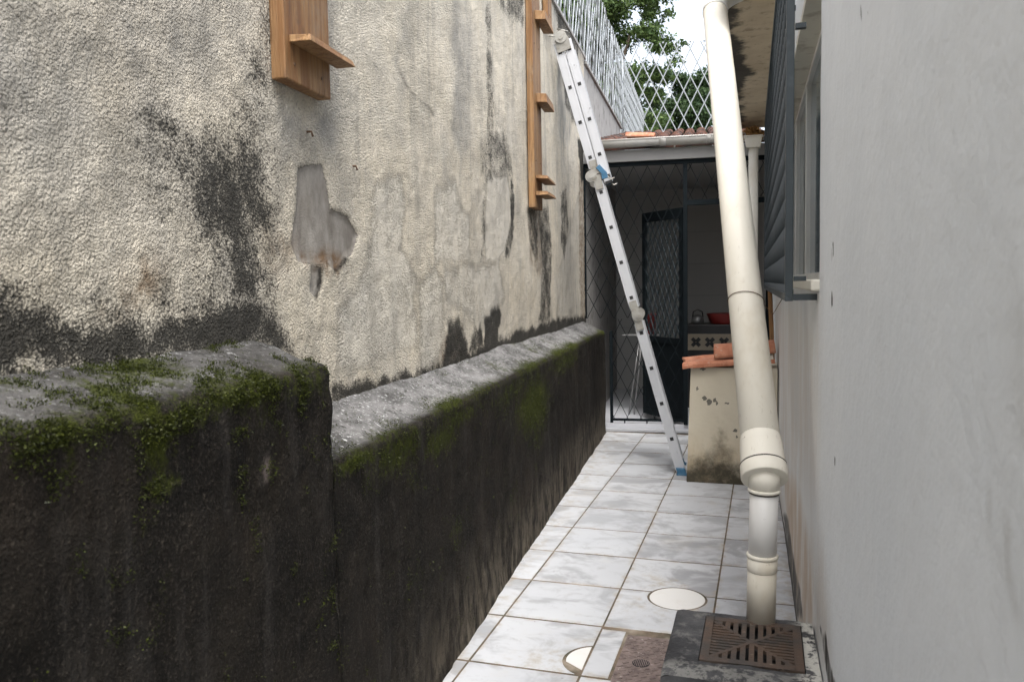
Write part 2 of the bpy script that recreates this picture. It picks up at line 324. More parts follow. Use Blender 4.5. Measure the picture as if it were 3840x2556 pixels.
M['dark'] = simple('dark_enamel', (.02, .02, .022), .4)
M['red'] = simple('red_plastic', (.22, .02, .016), .5)
M['cream2'] = simple('cream_panel', (.28, .24, .18), .6)
M['steel'] = simple('thin_steel', (.28, .28, .28), .4, .6)
M['bark'] = simple('bark', (.09, .07, .05), .95, var=.4, scale=14, bump=.01)
M['wire'] = simple('rusty_wire', (.12, .07, .04), .7, .3)
def leafmat(name, a, b):
    t = NT(name); at = t.n.new('ShaderNodeAttribute'); at.attribute_name = 'tone'
    c = t.mix(at.outputs['Fac'], a, b); t.done(c, .55, spec=.3)
    tr = t.n.new('ShaderNodeBsdfTranslucent'); t.l.new(c, tr.inputs[0]); mx = t.n.new('ShaderNodeMixShader'); mx.inputs[0].default_value = .3
    t.l.new(t.b.outputs[0], mx.inputs[1]); t.l.new(tr.outputs[0], mx.inputs[2]); t.l.new(mx.outputs[0], t.n['Material Output'].inputs[0]); return t.m
M['leaf'] = leafmat('green_leaf', (.035, .07, .025), (.13, .19, .055))
M['leaf2'] = leafmat('dark_leaf', (.028, .058, .026), (.09, .145, .055))
M['moss'] = leafmat('moss_blade', (.014, .019, .003), (.07, .085, .010))
M['dryleaf'] = leafmat('dry_leaf', (.16, .07, .02), (.45, .27, .10))

# traced stain and tone shapes in wall coordinates (s along the wall, z up)
STUCCO_STAINS = [
  (0,1.0,0.06999999999999999,[(0.943,1.499),(1.13,1.469),(1.221,1.449),(1.325,1.426),(1.447,1.414),(1.62,1.422),(1.795,1.443),(1.958,1.45),(2.045,1.399),(2.112,1.307),(1.948,1.32),(1.119,1.327),(0.931,1.337)]),
  (0,0.8,0.16799999999999998,[(1.544,1.811),(1.753,1.862),(1.989,1.875),(2.061,1.778),(2.04,1.655),(1.965,1.556),(2.001,1.437),(1.833,1.442),(1.744,1.508),(1.715,1.592),(1.639,1.679)]),
  (0,0.85,0.08399999999999999,[(1.677,1.753),(1.817,1.749),(1.859,1.665),(1.827,1.619),(1.737,1.656)]),
  (0,0.75,0.08399999999999999,[(1.715,1.581),(1.966,1.568),(1.962,1.509),(1.799,1.508),(1.728,1.529)]),
  (0,0.5,0.08399999999999999,[(1.995,2.257),(2.082,2.286),(2.064,2.043),(2.011,1.879),(1.903,1.861),(1.95,2.074)]),
  (0,0.55,0.06999999999999999,[(1.494,1.507),(1.594,1.488),(1.762,1.508),(1.793,1.421),(1.487,1.414)]),
  (3,0.8,0.05,[(1.374,1.454),(1.441,1.516),(1.498,1.568),(1.567,1.537),(1.579,1.488),(1.49,1.461),(1.409,1.431)]),
  (3,0.5,0.06,[(2.017,1.654),(2.186,1.613),(2.182,1.562),(2.053,1.509),(1.965,1.556)]),
  (4,1,0.3,[(0.943,1.939),(1.935,2.293),(1.921,2.1),(1.479,1.863),(1.144,1.67),(0.918,1.593)]),
  (4,0.3,0.15,[(1.89,2.222),(2.111,2.296),(2.081,1.89),(1.781,1.766)]),
  (1,1,0.012,[(2.202,1.836),(2.271,1.856),(2.368,1.872),(2.39,1.81),(2.409,1.736),(2.528,1.72),(2.612,1.663),(2.564,1.598),(2.501,1.574),(2.435,1.532),(2.372,1.566),(2.249,1.554),(2.187,1.562),(2.154,1.612),(2.194,1.73)]),
  (1,1,0.008,[(2.271,1.553),(2.334,1.541),(2.324,1.48),(2.286,1.448),(2.257,1.473)]),
  (3,0.95,0.02,[(2.183,1.574),(2.385,1.608),(2.512,1.592),(2.426,1.528),(2.32,1.549),(2.207,1.546)]),
  (5,1,0.006,[(2.325,1.54),(2.343,1.538),(2.337,1.497),(2.314,1.467),(2.295,1.445),(2.284,1.451),(2.309,1.478)]),
  (5,1,0.006,[(2.512,1.584),(2.532,1.579),(2.476,1.547),(2.416,1.522),(2.403,1.528),(2.47,1.557)]),
  (5,0.9,0.006,[(2.217,1.928),(2.229,1.914),(2.218,1.91)]),
  (5,0.6,0.008,[(3.032,2.334),(3.133,2.281),(3.222,2.26),(3.243,2.269),(3.158,2.287),(3.051,2.339)]),
  (5,0.6,0.008,[(3.222,2.264),(3.367,2.26),(3.452,2.234),(3.47,2.241),(3.396,2.27),(3.243,2.269)]),
  (4,0.55,0.05,[(2.992,2.588),(3.185,2.652),(3.165,2.385),(3.055,2.204),(2.996,2.342)]),
  (2,0.9,0.052000000000000005,[(2.757,1.845),(2.876,1.891),(3.035,1.927),(3.074,1.811),(3.037,1.635),(3.177,1.513),(3.147,1.241),(2.869,1.212),(2.417,1.196),(2.402,1.34),(2.45,1.424),(2.612,1.511),(2.695,1.636)]),
  (2,1,0.031200000000000002,[(4.314,2.092),(4.763,2.144),(4.917,1.954),(4.73,1.703),(4.566,1.62),(4.279,1.613)]),
  (2,0.9,0.052000000000000005,[(3.428,1.92),(3.754,1.995),(3.814,1.858),(4.002,1.852),(3.944,1.605),(3.404,1.592)]),
  (2,0.9,0.052000000000000005,[(3.523,1.555),(4.566,1.62),(4.707,1.388),(4.345,1.274),(4.076,1.218),(3.925,1.339),(3.575,1.393)]),
  (2,0.9,0.052000000000000005,[(3.2,1.477),(3.404,1.592),(3.517,1.475),(3.51,1.214),(3.339,1.111),(3.189,1.109)]),
  (2,0.8,0.078,[(6.378,1.525),(6.809,1.824),(8.154,2.672),(8.035,1.115),(6.353,1.193)]),
  (0,0.95,0.041999999999999996,[(2.382,1.15),(2.863,1.132),(3.492,1.135),(4.156,1.153),(5.102,1.179),(6.551,1.194),(8.037,1.145),(8.027,1.005),(2.378,1.093)]),
  (0,0.95,0.034999999999999996,[(4.173,1.14),(4.238,1.303),(4.447,1.356),(4.605,1.313),(4.528,1.112)]),
  (0,0.8,0.034999999999999996,[(3.911,1.161),(3.996,1.245),(4.164,1.259),(4.173,1.14)]),
  (0,0.8,0.041999999999999996,[(3.49,1.115),(3.569,1.312),(3.74,1.335),(3.875,1.186),(3.83,1.08)]),
  (3,0.8,0.04,[(3.367,1.089),(3.566,1.271),(3.77,1.259),(3.869,1.099),(4.53,1.137),(4.632,1.103),(3.423,1.043)]),
  (0,0.6,0.041999999999999996,[(5.726,2.024),(6.091,2.089),(6.165,1.659),(6.024,1.191),(5.632,1.195),(5.771,1.586)]),
  (0,0.5,0.027999999999999997,[(5.321,2.018),(5.695,2.022),(5.616,1.584),(5.342,1.757)]),
  (3,0.6,0.03,[(5.319,1.989),(5.804,2.031),(5.766,1.523),(5.333,1.639)]),
  (0,0.55,0.041999999999999996,[(6.631,2.246),(6.891,2.33),(6.999,1.984),(6.755,1.674),(6.557,1.812)]),
  (0,0.6,0.020999999999999998,[(4.839,2.133),(4.953,2.12),(4.956,1.848),(4.803,1.653),(4.67,1.623),(4.867,1.896)]),
  (0,0.4,0.0168,[(4.239,2.035),(4.311,2.044),(4.279,1.613),(4.173,1.61)]),
  (0,0.45,0.027999999999999997,[(4.378,3.187),(4.472,3.221),(4.492,2.482),(4.404,2.055),(4.311,2.044)]),
  (0,0.5,0.055999999999999994,[(4.443,3.211),(5.41,3.56),(5.314,3.161),(5.004,3.122),(4.677,3.097)]),
  (0,0.45,0.041999999999999996,[(4.194,2.238),(4.729,2.402),(4.933,2.171),(4.225,2.08)]),
  (4,0.9,0.06,[(6.017,3.779),(8.149,4.55),(8.089,3.773),(7.1,2.715),(6.661,2.643),(6.508,3.241),(5.987,3.392)]),
  (0,0.6,0.055999999999999994,[(6.189,3.842),(7.721,4.395),(7.609,2.92),(6.899,3.013),(6.632,3.586)]),
  (0,0.9,0.027999999999999997,[(7.55,2.829),(8.174,2.935),(8.141,2.496),(7.79,2.455)]),
  (3,0.7,0.03,[(7.637,2.6),(8.154,2.672),(8.033,1.093),(7.687,1.11)]),
  (0,0.5,0.06999999999999999,[(1.511,1.75),(1.616,1.784),(1.675,1.733),(1.665,1.59),(1.574,1.624)]),
  (0,0.45,0.08399999999999999,[(1.277,1.507),(1.399,1.463),(1.49,1.451),(1.486,1.409),(1.271,1.429)]),
  (4,0.9,0.08,[(2.268,2.373),(2.445,2.434),(2.554,2.156),(2.473,1.955),(2.344,1.879),(2.102,1.844),(2.089,2.001),(2.403,2.067)]),
  (4,0.7,0.06,[(3.751,2.88),(4.047,2.981),(4.074,2.285),(3.827,2.029),(3.702,2.218)]),
]
MOSS = [
  (1.222,1.278,0.046,0.046,1),
  (1.239,1.204,0.048,0.063,0.85),
  (1.031,1.259,0.044,0.034,0.8),
  (1.246,1.13,0.055,0.048,0.7),
  (1.193,1.05,0.07,0.046,0.35),
  (1.316,1.239,0.172,0.033,0.75),
  (1.524,1.261,0.223,0.047,0.8),
  (1.792,1.247,0.191,0.064,0.6),
  (0.956,1.247,0.047,0.026,0.6),
  (1.027,1.205,0.035,0.034,0.5),
  (1.156,0.985,0.043,0.045,0.3),
  (1.244,0.936,0.036,0.048,0.3),
  (1.588,1.194,0.114,0.058,0.4),
  (2.106,0.981,0.191,0.031,0.9),
  (2.406,0.944,0.245,0.084,0.8),
  (2.845,0.901,0.218,0.066,0.85),
  (2.558,0.821,0.132,0.074,0.4),
  (3.069,0.947,0.392,0.053,0.7),
  (4.492,0.787,0.458,0.175,1),
  (3.968,0.933,0.652,0.089,0.6),
  (5.529,0.939,0.805,0.091,0.7),
  (4.605,0.64,0.264,0.154,0.6),
  (2.978,0.491,0.145,0.086,0.5),
  (2.533,0.478,0.176,0.074,0.4),
  (3.926,0.376,0.145,0.112,0.4),
]
HOUSE_STAINS_TONES = [
  (0,1,0.03,[(5.702,-0.028),(5.164,0.033),(4.439,0.072),(3.967,0.053),(3.452,0.036),(3.864,-0.097),(5.31,0.034)]),
  (0,0.7,0.04,[(5.168,0.059),(4.462,0.231),(3.987,0.196),(3.355,0.24),(3.076,0.196),(3.649,-0.008)]),
  (1,0.9,0.12,[(5.214,0.351),(3.729,0.596),(2.846,0.583),(2.575,0.395),(3.327,0.018),(4.278,0.009)]),
  (1,0.5,0.2,[(3.717,0.501),(2.371,0.698),(2.099,0.566),(3.064,0.102)]),
  (0,0.75,0.02,[(2.422,0.487),(2.218,0.548),(1.939,0.554),(1.724,0.585),(2.028,0.423)]),
  (0,0.6,0.02,[(2.195,1.57),(2.16,1.568),(2.156,1.525),(2.19,1.525)]),
  (0,0.7,0.006,[(2.17,1.443),(2.136,1.444),(2.132,1.404),(2.165,1.403)]),
  (0,0.85,0.004,[(2.161,1.576),(2.128,1.57),(2.124,1.538),(2.146,1.538)]),
  (0,0.85,0.004,[(2.159,1.447),(2.125,1.443),(2.121,1.409),(2.143,1.408)]),
  (0,0.85,0.004,[(1.521,1.487),(1.505,1.484),(1.504,1.472),(1.515,1.472)]),
  (0,0.85,0.004,[(1.669,1.99),(1.65,1.981),(1.647,1.956),(1.66,1.96)]),
  (0,0.85,0.004,[(1.571,1.949),(1.554,1.941),(1.553,1.93),(1.564,1.933)]),
  (0,0.85,0.004,[(2.042,1.055),(2.011,1.057),(2.009,1.039),(2.029,1.035)]),
  (0,0.85,0.004,[(1.599,1.08),(1.58,1.081),(1.58,1.074),(1.592,1.07)]),
  (2,0.7,0.012,[(0.714,1.284),(0.703,1.287),(0.705,1.255),(0.673,1.223),(0.684,1.218),(0.716,1.248)]),
  (2,0.6,0.01,[(0.77,1.298),(0.761,1.301),(0.757,1.26),(0.766,1.257)]),
  (2,0.5,0.03,[(0.693,1.458),(0.678,1.458),(0.67,1.362),(0.69,1.359)]),
  (2,0.35,0.1,[(4.47,1.35),(3.654,1.336),(3.493,0.837),(4.145,0.715)]),  # soft grey patch below the window, darker than the wall around
  (1,0.4,0.3,[(7.345,1.268),(2.605,1.403),(2.538,0.815),(5.177,0.112)]),
]


# ------------------------------------------------------------ ground and tiled floor
g = MB(); g.poly([(-900,-900,-.12),(900,-900,-.12),(900,900,-.12),(-900,900,-.12)], [(0,1,2,3)]); tag(g.build('ground', M['ground']), kind='structure')
floor = MB(); floor.box(-1.75, .35, -3.5, 7.86, -.115, -.0014); floor = tag(floor.build('passage_floor', M['grout']), kind='structure')
def clip(poly, n, c):          # keep n.p <= c
    out = []
    for i in range(len(poly)):
        a, b = poly[i], poly[(i+1) % len(poly)]; da = n[0]*a[0]+n[1]*a[1]-c; db = n[0]*b[0]+n[1]*b[1]-c
        if da <= 0: out.append(a)
        if (da < 0 < db) or (db < 0 < da): k = da/(da-db); out.append((a[0]+(b[0]-a[0])*k, a[1]+(b[1]-a[1])*k))
    return out
def tile_obj(poly, dz=0., tilt=(0,0), name='tile'):
    cx = sum(p[0] for p in poly)/len(poly); cy = sum(p[1] for p in poly)/len(poly)
    bm = bmesh.new(); n = len(poly); rings = []
    def ring(ins, z):
        rr = []
        for x, y in poly:
            dx, dy = x-cx, y-cy; l = max(math.hypot(dx, dy), 1e-6); k = 1-ins/l*1.2
            rr.append(bm.verts.new((dx*k, dy*k, z)))
        return rr
    R = [ring(0, -.012), ring(0, -.0012), ring(.0015, 0), ring(.03, 0)]
    for a, b in zip(R, R[1:]):
        for i in range(n): bm.faces.new((a[i], a[(i+1)%n], b[(i+1)%n], b[i]))
    bm.faces.new(R[-1]); bm.faces.new(list(reversed(R[0])))
    me = bpy.data.meshes.new(name); 
    ev = np.zeros((n*4, 4)); ev[:n*3, 0] = 1
    for q_, (px_, py_) in enumerate(poly):
        if NL.x*px_+NL.y*py_ < D_LOW+.02 or px_ > .10: ev[n*3+q_, 0] = .9
    bm.to_mesh(me); bm.free(); set_col(me, 'edge', ev)
    me.materials.append(M['tile']); o = bpy.data.objects.new(name, me); link(o, floor)
    o.location = (cx, cy, dz); o.rotation_euler = (tilt[0], tilt[1], 0); return o
GX, GY, TS, GR = -.6615, 5.1201, .45, .0042
LID = (-.386, 3.715, .128); LID2 = (-.62, 3.0, .128); MH = (-.553, -.20, 2.70, 3.295)
cut_tiles = []
for i in range(-2, 2):
    for j in range(-18, 7):
        x0, x1 = GX+i*TS+GR, GX+(i+1)*TS-GR; y0, y1 = GY+j*TS+GR*1.5, GY+(j+1)*TS-GR*1.5
        y1 = min(y1, 7.853)
        if y1-y0 < .03: continue
        P = [(x0,y0),(x1,y0),(x1,y1),(x0,y1)]
        if i == 0 and j == -5: P = [(x0,y0),(MH[0]-.004,y0),(MH[0]-.004,MH[3]),(x0,MH[3])]
        if i == 0 and j == -4: P = [(x0,max(y0,MH[3]+.012)),(x1,max(y0,MH[3]+.012)),(x1,y1),(x0,y1)]
        P = clip(P, (-NL.x, -NL.y), -(D_LOW-.004)); 
        if len(P) < 3: continue
        P = clip(P, (-NR.x, -NR.y), -(NR.x*BR.x)+.002)
        if len(P) < 3: continue
        o = tile_obj(P, random.uniform(-.0008, .0008), (random.uniform(-.0022, .0022), random.uniform(-.0022, .0022)))
        for L in (LID, LID2):
            if x0-L[2] < L[0] < x1+L[2] and y0-L[2] < L[1] < y1+L[2]: cut_tiles.append((o, L))
def disc_cutter(L):
    c = MB(); c.tube([(L[0],L[1],-.1),(L[0],L[1],.1)], L[2]+.011, 40, smooth=False); return c.build('cutter', M['void'])
cutters = {}
for o, L in cut_tiles:
    if L is LID2 and o.location.x > GX: continue
    if L not in cutters: cutters[L] = disc_cutter(L)
    md = o.modifiers.new('b', 'BOOLEAN'); md.operation = 'DIFFERENCE'; md.object = cutters[L]; md.solver = 'EXACT'
bpy.context.view_layer.update(); dg = bpy.context.evaluated_depsgraph_get()
for o, L in cut_tiles:
    if o.modifiers:
        nm = bpy.data.meshes.new_from_object(o.evaluated_get(dg)); o.modifiers.clear(); o.data = nm
for c in cutters.values(): bpy.data.objects.remove(c)
# round inspection lid
lid = empty('inspection_lid', (LID[0], LID[1], -.005), 'round white inspection lid set in the floor behind the black drain box', 'drain lid')
b = MB(); b.tube([(0,0,0),(0,0,.004),(0,0,.006)], [LID[2], LID[2], LID[2]-.002], 48, smooth=False); o = b.build('cover', M['pvcw'], lid)
# half-moon lid
lid2 = empty('half_round_lid', (LID2[0], LID2[1], -.005), 'half-moon white floor cover with a dark slot beside the narrow tile', 'drain lid')
pts = []
for k in range(29):
    a = math.radians(95+ k*100/28.); pts.append((math.cos(a)*.124, math.sin(a)*.124))
xc = GX-.004-LID2[0]
pl_ = [p for p in pts if p[0] < xc]; pl_ = pl_+[(xc, -.085), ]
pl_ = [p for p in pl_ if p[1] > -.09]
b = MB(); n = len(pl_); b.poly([(x,y,0) for x,y in pl_]+[(x,y,.006) for x,y in pl_], [tuple(range(n,2*n)), tuple(reversed(range(n)))]+[(i,(i+1)%n,n+(i+1)%n,n+i) for i in range(n)]); b.build('cover', M['pvcw'], lid2)
# iron manhole cover
mh = empty('manhole_cover', (-.37, 3.0, -.005), 'worn pinkish brown iron cover with a finger hole, left of the drain box', 'manhole cover')
b = MB(); b.box(-.175, .165, -.29, .272, 0, .004); b.build('plate', M['iron2'], mh)
b = MB()
for k in range(17):
    for q in range(10):
        x = -.16+q*.034+(k%2)*.017; y = -.27+k*.032
        if abs(x+.085) < .045 and abs(y-.03) < .035: continue
        b.obox((x, y, .0045), (.8,.6,0), (-.6,.8,0), (0,0,1), .012, .004, .0022)
b.build('tread', M['iron2'], mh)
b = MB(); b.tube([(-.085,.03,.0035),(-.085,.03,.0052)], .034, 20); b.build('finger_hole', M['void'], mh)
b = MB()
for k in range(9): b.obox((-.085+(k-4)*.007, .03, .0056), (1,0,0), (0,1,0), (0,0,1), .0015, math.sqrt(max(0,.03**2-((k-4)*.007)**2)), .0012)
b.build('hole_ribs', M['iron2'], mh)

# ------------------------------------------------------------ left stucco wall
def grid_wall(name, fn, S, Z, mats, parent=None, skip=None):
    ns, nz = len(S), len(Z); SS, ZZ = np.meshgrid(S, Z, indexing='ij')
    V = fn(SS.ravel(), ZZ.ravel()); idx = np.arange(ns*nz).reshape(ns, nz)
    F = np.stack([idx[:-1,:-1], idx[1:,:-1], idx[1:,1:], idx[:-1,1:]], -1).reshape(-1, 4)
    if skip is not None:
        cs = (SS[:-1,:-1]+SS[1:,1:])/2; cz = (ZZ[:-1,:-1]+ZZ[1:,1:])/2; F = F[~skip(cs.ravel(), cz.ravel())]
    me = bpy.data.meshes.new(name); me.vertices.add(len(V)); me.vertices.foreach_set('co', V.astype(np.float32).ravel())
    me.loops.add(F.size); me.loops.foreach_set('vertex_index', F.ravel().astype(np.int32)); me.polygons.add(len(F))
    me.polygons.foreach_set('loop_start', np.arange(0, F.size, 4, dtype=np.int32)); me.polygons.foreach_set('loop_total', np.full(len(F), 4, dtype=np.int32))
    me.polygons.foreach_set('use_smooth', np.ones(len(F), dtype=bool)); me.update(calc_edges=True); me.validate()
    for m in mats: me.materials.append(m)
    o = bpy.data.objects.new(name, me); link(o, parent); return o, SS.ravel(), ZZ.ravel()
def steps(a, b, h0, near, rate):
    out = [a]
    while out[-1] < b: out.append(out[-1]+h0*max(1, 1+rate*abs(out[-1]-near)))
    out[-1] = b; return np.array(out)
LW_TOP = 3.70
lw = empty('boundary_wall', tuple(WL(3, 0, 0)), 'tall cream roughcast wall with black mould, peeling plaster and rain streaks', 'wall')
S = np.concatenate([steps(-2.5, 1.0, .05, 1, 0)[:-1], steps(1.0, 8.0, .0085, 1.5, .45)]); Z = np.arange(.0, LW_TOP+.001, .0125)
# upper left out of view stays coarse enough by sharing the same grid
nl, tl = np.array(NL), np.array(TL)
def stucco_fn(s, z):
    d = (fbm(s*1.3, z*1.3, 3)-.5)*.035+(fbm(s*9, z*9, 11)-.5)*.006+(vnoise(s*55, z*55, 5)-.5)*.0035
    bare = np.zeros_like(s)
    for ch, v, so, p in STUCCO_STAINS:
        if ch == 1: bare = np.maximum(bare, poly_mask(s, z, p, .008))
    d = d*(1-.5*bare)-bare*.012
    return np.outer(np.ones_like(s)*D_STUCCO+d, nl)+np.outer(s, tl)+np.outer(z, [0,0,1])
o, ss, zz = grid_wall('roughcast_face', stucco_fn, S, Z, [M['stucco']], None)
fin(o, lw)
C1 = np.zeros((len(ss), 4)); C2 = np.zeros((len(ss), 4)); 
wx = ss+(fbm(ss*14, zz*14, 21)-.5)*.07; wz = zz+(fbm(ss*14, zz*14, 31)-.5)*.07
for ch, v, so, p in STUCCO_STAINS:
    if ch in (1, 5): m = poly_mask(ss, zz, p, so)*v
    else: m = poly_mask(wx, wz, p, so)*v
    if ch < 4: C1[:, ch] = np.maximum(C1[:, ch], m)
    else: C2[:, ch-4] = np.maximum(C2[:, ch-4], m)
# plain near part behind the camera stays clean; grime along the wall foot everywhere
C2[:, 3] = 1
set_col(o.data, 'stain', C1); set_col(o.data, 'stain2', C2)
b = MB()
def lbox(b, s0, s1, o0, o1, z0, z1, d=D_STUCCO, mi=0):
    b.hexa([WL(s0,o1,z0,d),WL(s0,o0,z0,d),WL(s1,o0,z0,d),WL(s1,o1,z0,d),WL(s0,o1,z1,d),WL(s0,o0,z1,d),WL(s1,o0,z1,d),WL(s1,o1,z1,d)], mi)
lbox(b, -2.5, 8.0, -.18, -.03, -.12, LW_TOP); fin(b.build('wall_core', M['conc']), lw)
b = MB(); lbox(b, 8.0, 11.6, -.18, -.012, -.12, 3.66); fin(b.build('rear_concrete_stretch', M['conc']), lw)
b = MB()
for k in range(24):
    s0 = -2.5+k*.59; lbox(b, s0, s0+.585, -.20, .012, (LW_TOP if s0 < 7.7 else 3.663)+.001, (LW_TOP if s0 < 7.7 else 3.66)+.035+random.uniform(-.004,.004))
fin(b.build('coping', M['conc'], None, .006), lw)

# ------------------------------------------------------------ low mossy wall (raised near block + long low stretch)
def low_section(name, s0, s1, zf, zb, seed, parent):
    prof = [(0., z) for z in np.linspace(-.11, zf-.035, int((zf+.08)/.016))]
    for k in range(1, 7):
        a = k/6*math.pi/2; prof.append((-.035*(1-math.cos(a)), zf-.035+.035*math.sin(a)))
    prof += [(-.035-(D_LOW-D_STUCCO+.02-.035)*k/14, zf+(zb-zf)*k/14) for k in range(1, 15)]
    prof = np.array(prof); S = steps(s0, s1, .013, 1.5, .35); ns, npf = len(S), len(prof)
    SS = np.repeat(S, npf); O = np.tile(prof[:,0], ns); Zz = np.tile(prof[:,1], ns); arc = np.tile(np.arange(npf)*.016, ns)
    top = np.clip((np.tile(np.arange(npf), ns)-(npf-18))/5., 0, 1)
    d = (fbm(SS*2.2, arc*2.2, seed)-.5)*.03+(fbm(SS*12, arc*12, seed+5)-.5)*.014+(vnoise(SS*60, arc*60, seed+9)-.5)*.004
    endr = np.clip((SS-(s1-.03))/.03, 0, 1)**2*.016
    Off = O+d*(1-top)-endr*(1-top); Zn = Zz+(d*.8-endr)*top
    V = np.outer(D_LOW+Off, nl)+np.outer(SS, tl)+np.outer(Zn, [0,0,1])
    idx = np.arange(ns*npf).reshape(ns, npf); F = np.stack([idx[:-1,:-1], idx[1:,:-1], idx[1:,1:], idx[:-1,1:]], -1).reshape(-1,4).tolist()
    back = len(V); V = V.tolist(); 
    for s in (s0, s1): V.append(list(WL(s, -.23, -.11, D_LOW)))
    F.append(list(reversed(idx[0].tolist()))+[back]); F.append(idx[-1].tolist()+[back+1])
    F = [list(reversed(f)) if False else f for f in F]
    me = bpy.data.meshes.new(name); me.from_pydata(V, [], F); me.polygons.foreach_set('use_smooth', [len(f) == 4 for f in F]); me.update()
    C = np.zeros((len(V), 4)); n = ns*npf
    for (c, z, rs, rz, v) in MOSS:
        q = np.sqrt(((SS-c)/(rs*1.25))**2+((Zz-z)/(rz*1.25))**2); C[:n,0] = np.maximum(C[:n,0], np.clip(1.25-q, 0, 1)*v)
    lip = np.exp(-((np.tile(np.arange(npf), ns)-(npf-17))/6.)**2)*(fbm(SS*3, arc*0+1, seed+40)*1.5-.15)
    C[:n,0] = np.maximum(C[:n,0], np.clip(lip, 0, .95)); C[:n,0] = np.maximum(C[:n,0], top*np.clip(fbm(SS*5, O*8, seed+50)*1.8-(.6 if s0 < 1.5 else .8), 0, .8))
    C[:n,1] = top*(np.clip(.22+.5*fbm(SS*7, O*14, seed+60), 0, .6) if s0 < 1.5 else 1.); C[:n,2] = np.clip(1-Zz/.42, 0, 1)*np.clip((SS-1.6)/1.5, .1, 1)*(1-top)
    if s0 < 1.5: C[:n,3] = np.clip(1.2-np.hypot((SS-1.60)/.02, (Zz-1.072)/.03), 0, 1)
    set_col(me, 'stain', C); me.materials.append(M['low']); o = bpy.data.objects.new(name, me); link(o); fin(o, parent)
    rg = np.random.default_rng(seed); Vn = np.array(V)[:n]; dens = np.clip(C[:n,0]+(fbm(SS*22, arc*22, seed+70)-.5)*2.2-.42, 0, 1)*((SS > .6) & (SS < 6))
    k = 42000 if s0 < 1.5 else 22000; pick = rg.choice(n, k, p=dens/dens.sum()); nrm = np.outer(1-top[pick]*.9, nl)+np.outer(top[pick]*1.2+.25, [0,0,1])
    nrm = nrm/np.linalg.norm(nrm, axis=1)[:,None]; P_ = Vn[pick]+rg.normal(size=(k,3))*.005-nrm*.001
    a_ = nrm+rg.normal(size=(k,3))*.55; a_ /= np.linalg.norm(a_, axis=1)[:,None]; b2 = np.cross(a_, rg.normal(size=(k,3))); b2 /= np.linalg.norm(b2, axis=1)[:,None]
    ln = (.0025+.0035*rg.random(k))[:,None]; T_ = np.stack([P_-b2*ln*.35, P_+b2*ln*.35, P_+a_*ln], 1).reshape(-1,3); ix = np.arange(k)*3
    mm = bpy.data.meshes.new('moss'); mm.from_pydata(T_.tolist(), [], np.stack([ix, ix+1, ix+2], 1).tolist()); mm.update()
    at_ = mm.attributes.new('tone', 'FLOAT', 'POINT'); at_.data.foreach_set('value', np.repeat(np.clip(rg.normal(.4, .3, k), 0, 1), 3).astype(np.float32)); mm.materials.append(M['moss'])
    mo_ = tag(bpy.data.objects.new('moss', mm), kind='stuff'); link(mo_, o)
low = empty('low_retaining_wall', tuple(WL(3, .2, 0)), 'low black mossy concrete wall with a stepped top along the passage', 'wall')
low_section('raised_section', -2.5, 1.945, 1.283, 1.343, 100, low)
low_section('lower_section', 1.935, 7.84, 1.02, 1.118, 200, low)

# ------------------------------------------------------------ house on the right
house = empty('house', tuple(WR(3, 0, 0)), 'pale grey rendered house wall with a grilled window and stained roof slab', 'house')
WS0, WS1, WZ0, WZ1 = 2.56, 6.62, 1.475, 2.53
nr, tr, brr = np.array(NR), np.array(TR), np.array(BR)
def house_fn(s, z):
    d = (fbm(s*1.1, z*1.1, 60)-.5)*.02+(fbm(s*6, z*6, 70)-.5)*.005
    edge = np.clip(np.minimum(np.abs(s-WS0), np.abs(s-WS1))/.05, 0, 1)
    return brr+np.outer(d*.6, nr)+np.outer(s, tr)+np.outer(z, [0,0,1])
def clean(a, *vals):
    for v in vals: a = np.sort(np.append(a[np.abs(a-v) > .004], v))
    return a
S = clean(np.concatenate([steps(-2.5, .4, .05, 0, 0)[:-1], steps(.4, 8.1, .009, .7, .4)]), WS0, WS1); Z = clean(np.arange(0, 3.0001, .0135), WZ0, WZ1, 3.0)
o, ss, zz = grid_wall('rendered_wall', house_fn, S, Z, [M['house']], None, skip=lambda s, z: (s > WS0) & (s < WS1) & (z > WZ0) & (z < WZ1))
o.data.flip_normals(); fin(o, house)
C1 = np.zeros((len(ss), 4)); C1[:, 3] = 1; wx = ss+(fbm(ss*9, zz*9, 81)-.5)*.04; wz = zz+(fbm(ss*9, zz*9, 91)-.5)*.04
for ch, v, so, p in HOUSE_STAINS_TONES:
    m = poly_mask(wx if so > .015 else ss, wz if so > .015 else zz, p, so)*v; C1[:, ch] = np.maximum(C1[:, ch], m)
foot = np.clip(1-zz/.10, 0, 1)*np.clip((ss-2.2)/.8, 0, 1); C1[:, 0] = np.maximum(C1[:, 0], foot*.9)
C1[:, 1] = np.maximum(C1[:, 1], np.clip(1-zz/.5, 0, 1)*np.clip((ss-2.2)/.8, 0, 1)*.5)
set_col(o.data, 'stain', C1)
def rbox(b, s0, s1, o0, o1, z0, z1, mi=0):
    b.hexa([WR(s0,o0,z0),WR(s1,o0,z0),WR(s1,o1,z0),WR(s0,o1,z0),WR(s0,o0,z1),WR(s1,o0,z1),WR(s1,o1,z1),WR(s0,o1,z1)], mi)
b = MB(); T0, T1 = -.20, -.016
rbox(b, -2.5, WS0, T0, T1, -.12, 3.0); rbox(b, WS1, 8.1, T0, T1, -.12, 3.0); rbox(b, WS0, WS1, T0, T1, -.12, WZ0-.001); rbox(b, WS0, WS1, T0, T1, WZ1+.001, 3.0)
fin(b.build('wall_core', M['cream']), house)
win = MB(); FO = -.105
rbox(win, WS0, WS1, FO-.03, FO+.02, WZ0, WZ0+.035); rbox(win, WS0, WS1, FO-.03, FO+.02, WZ1-.035, WZ1)
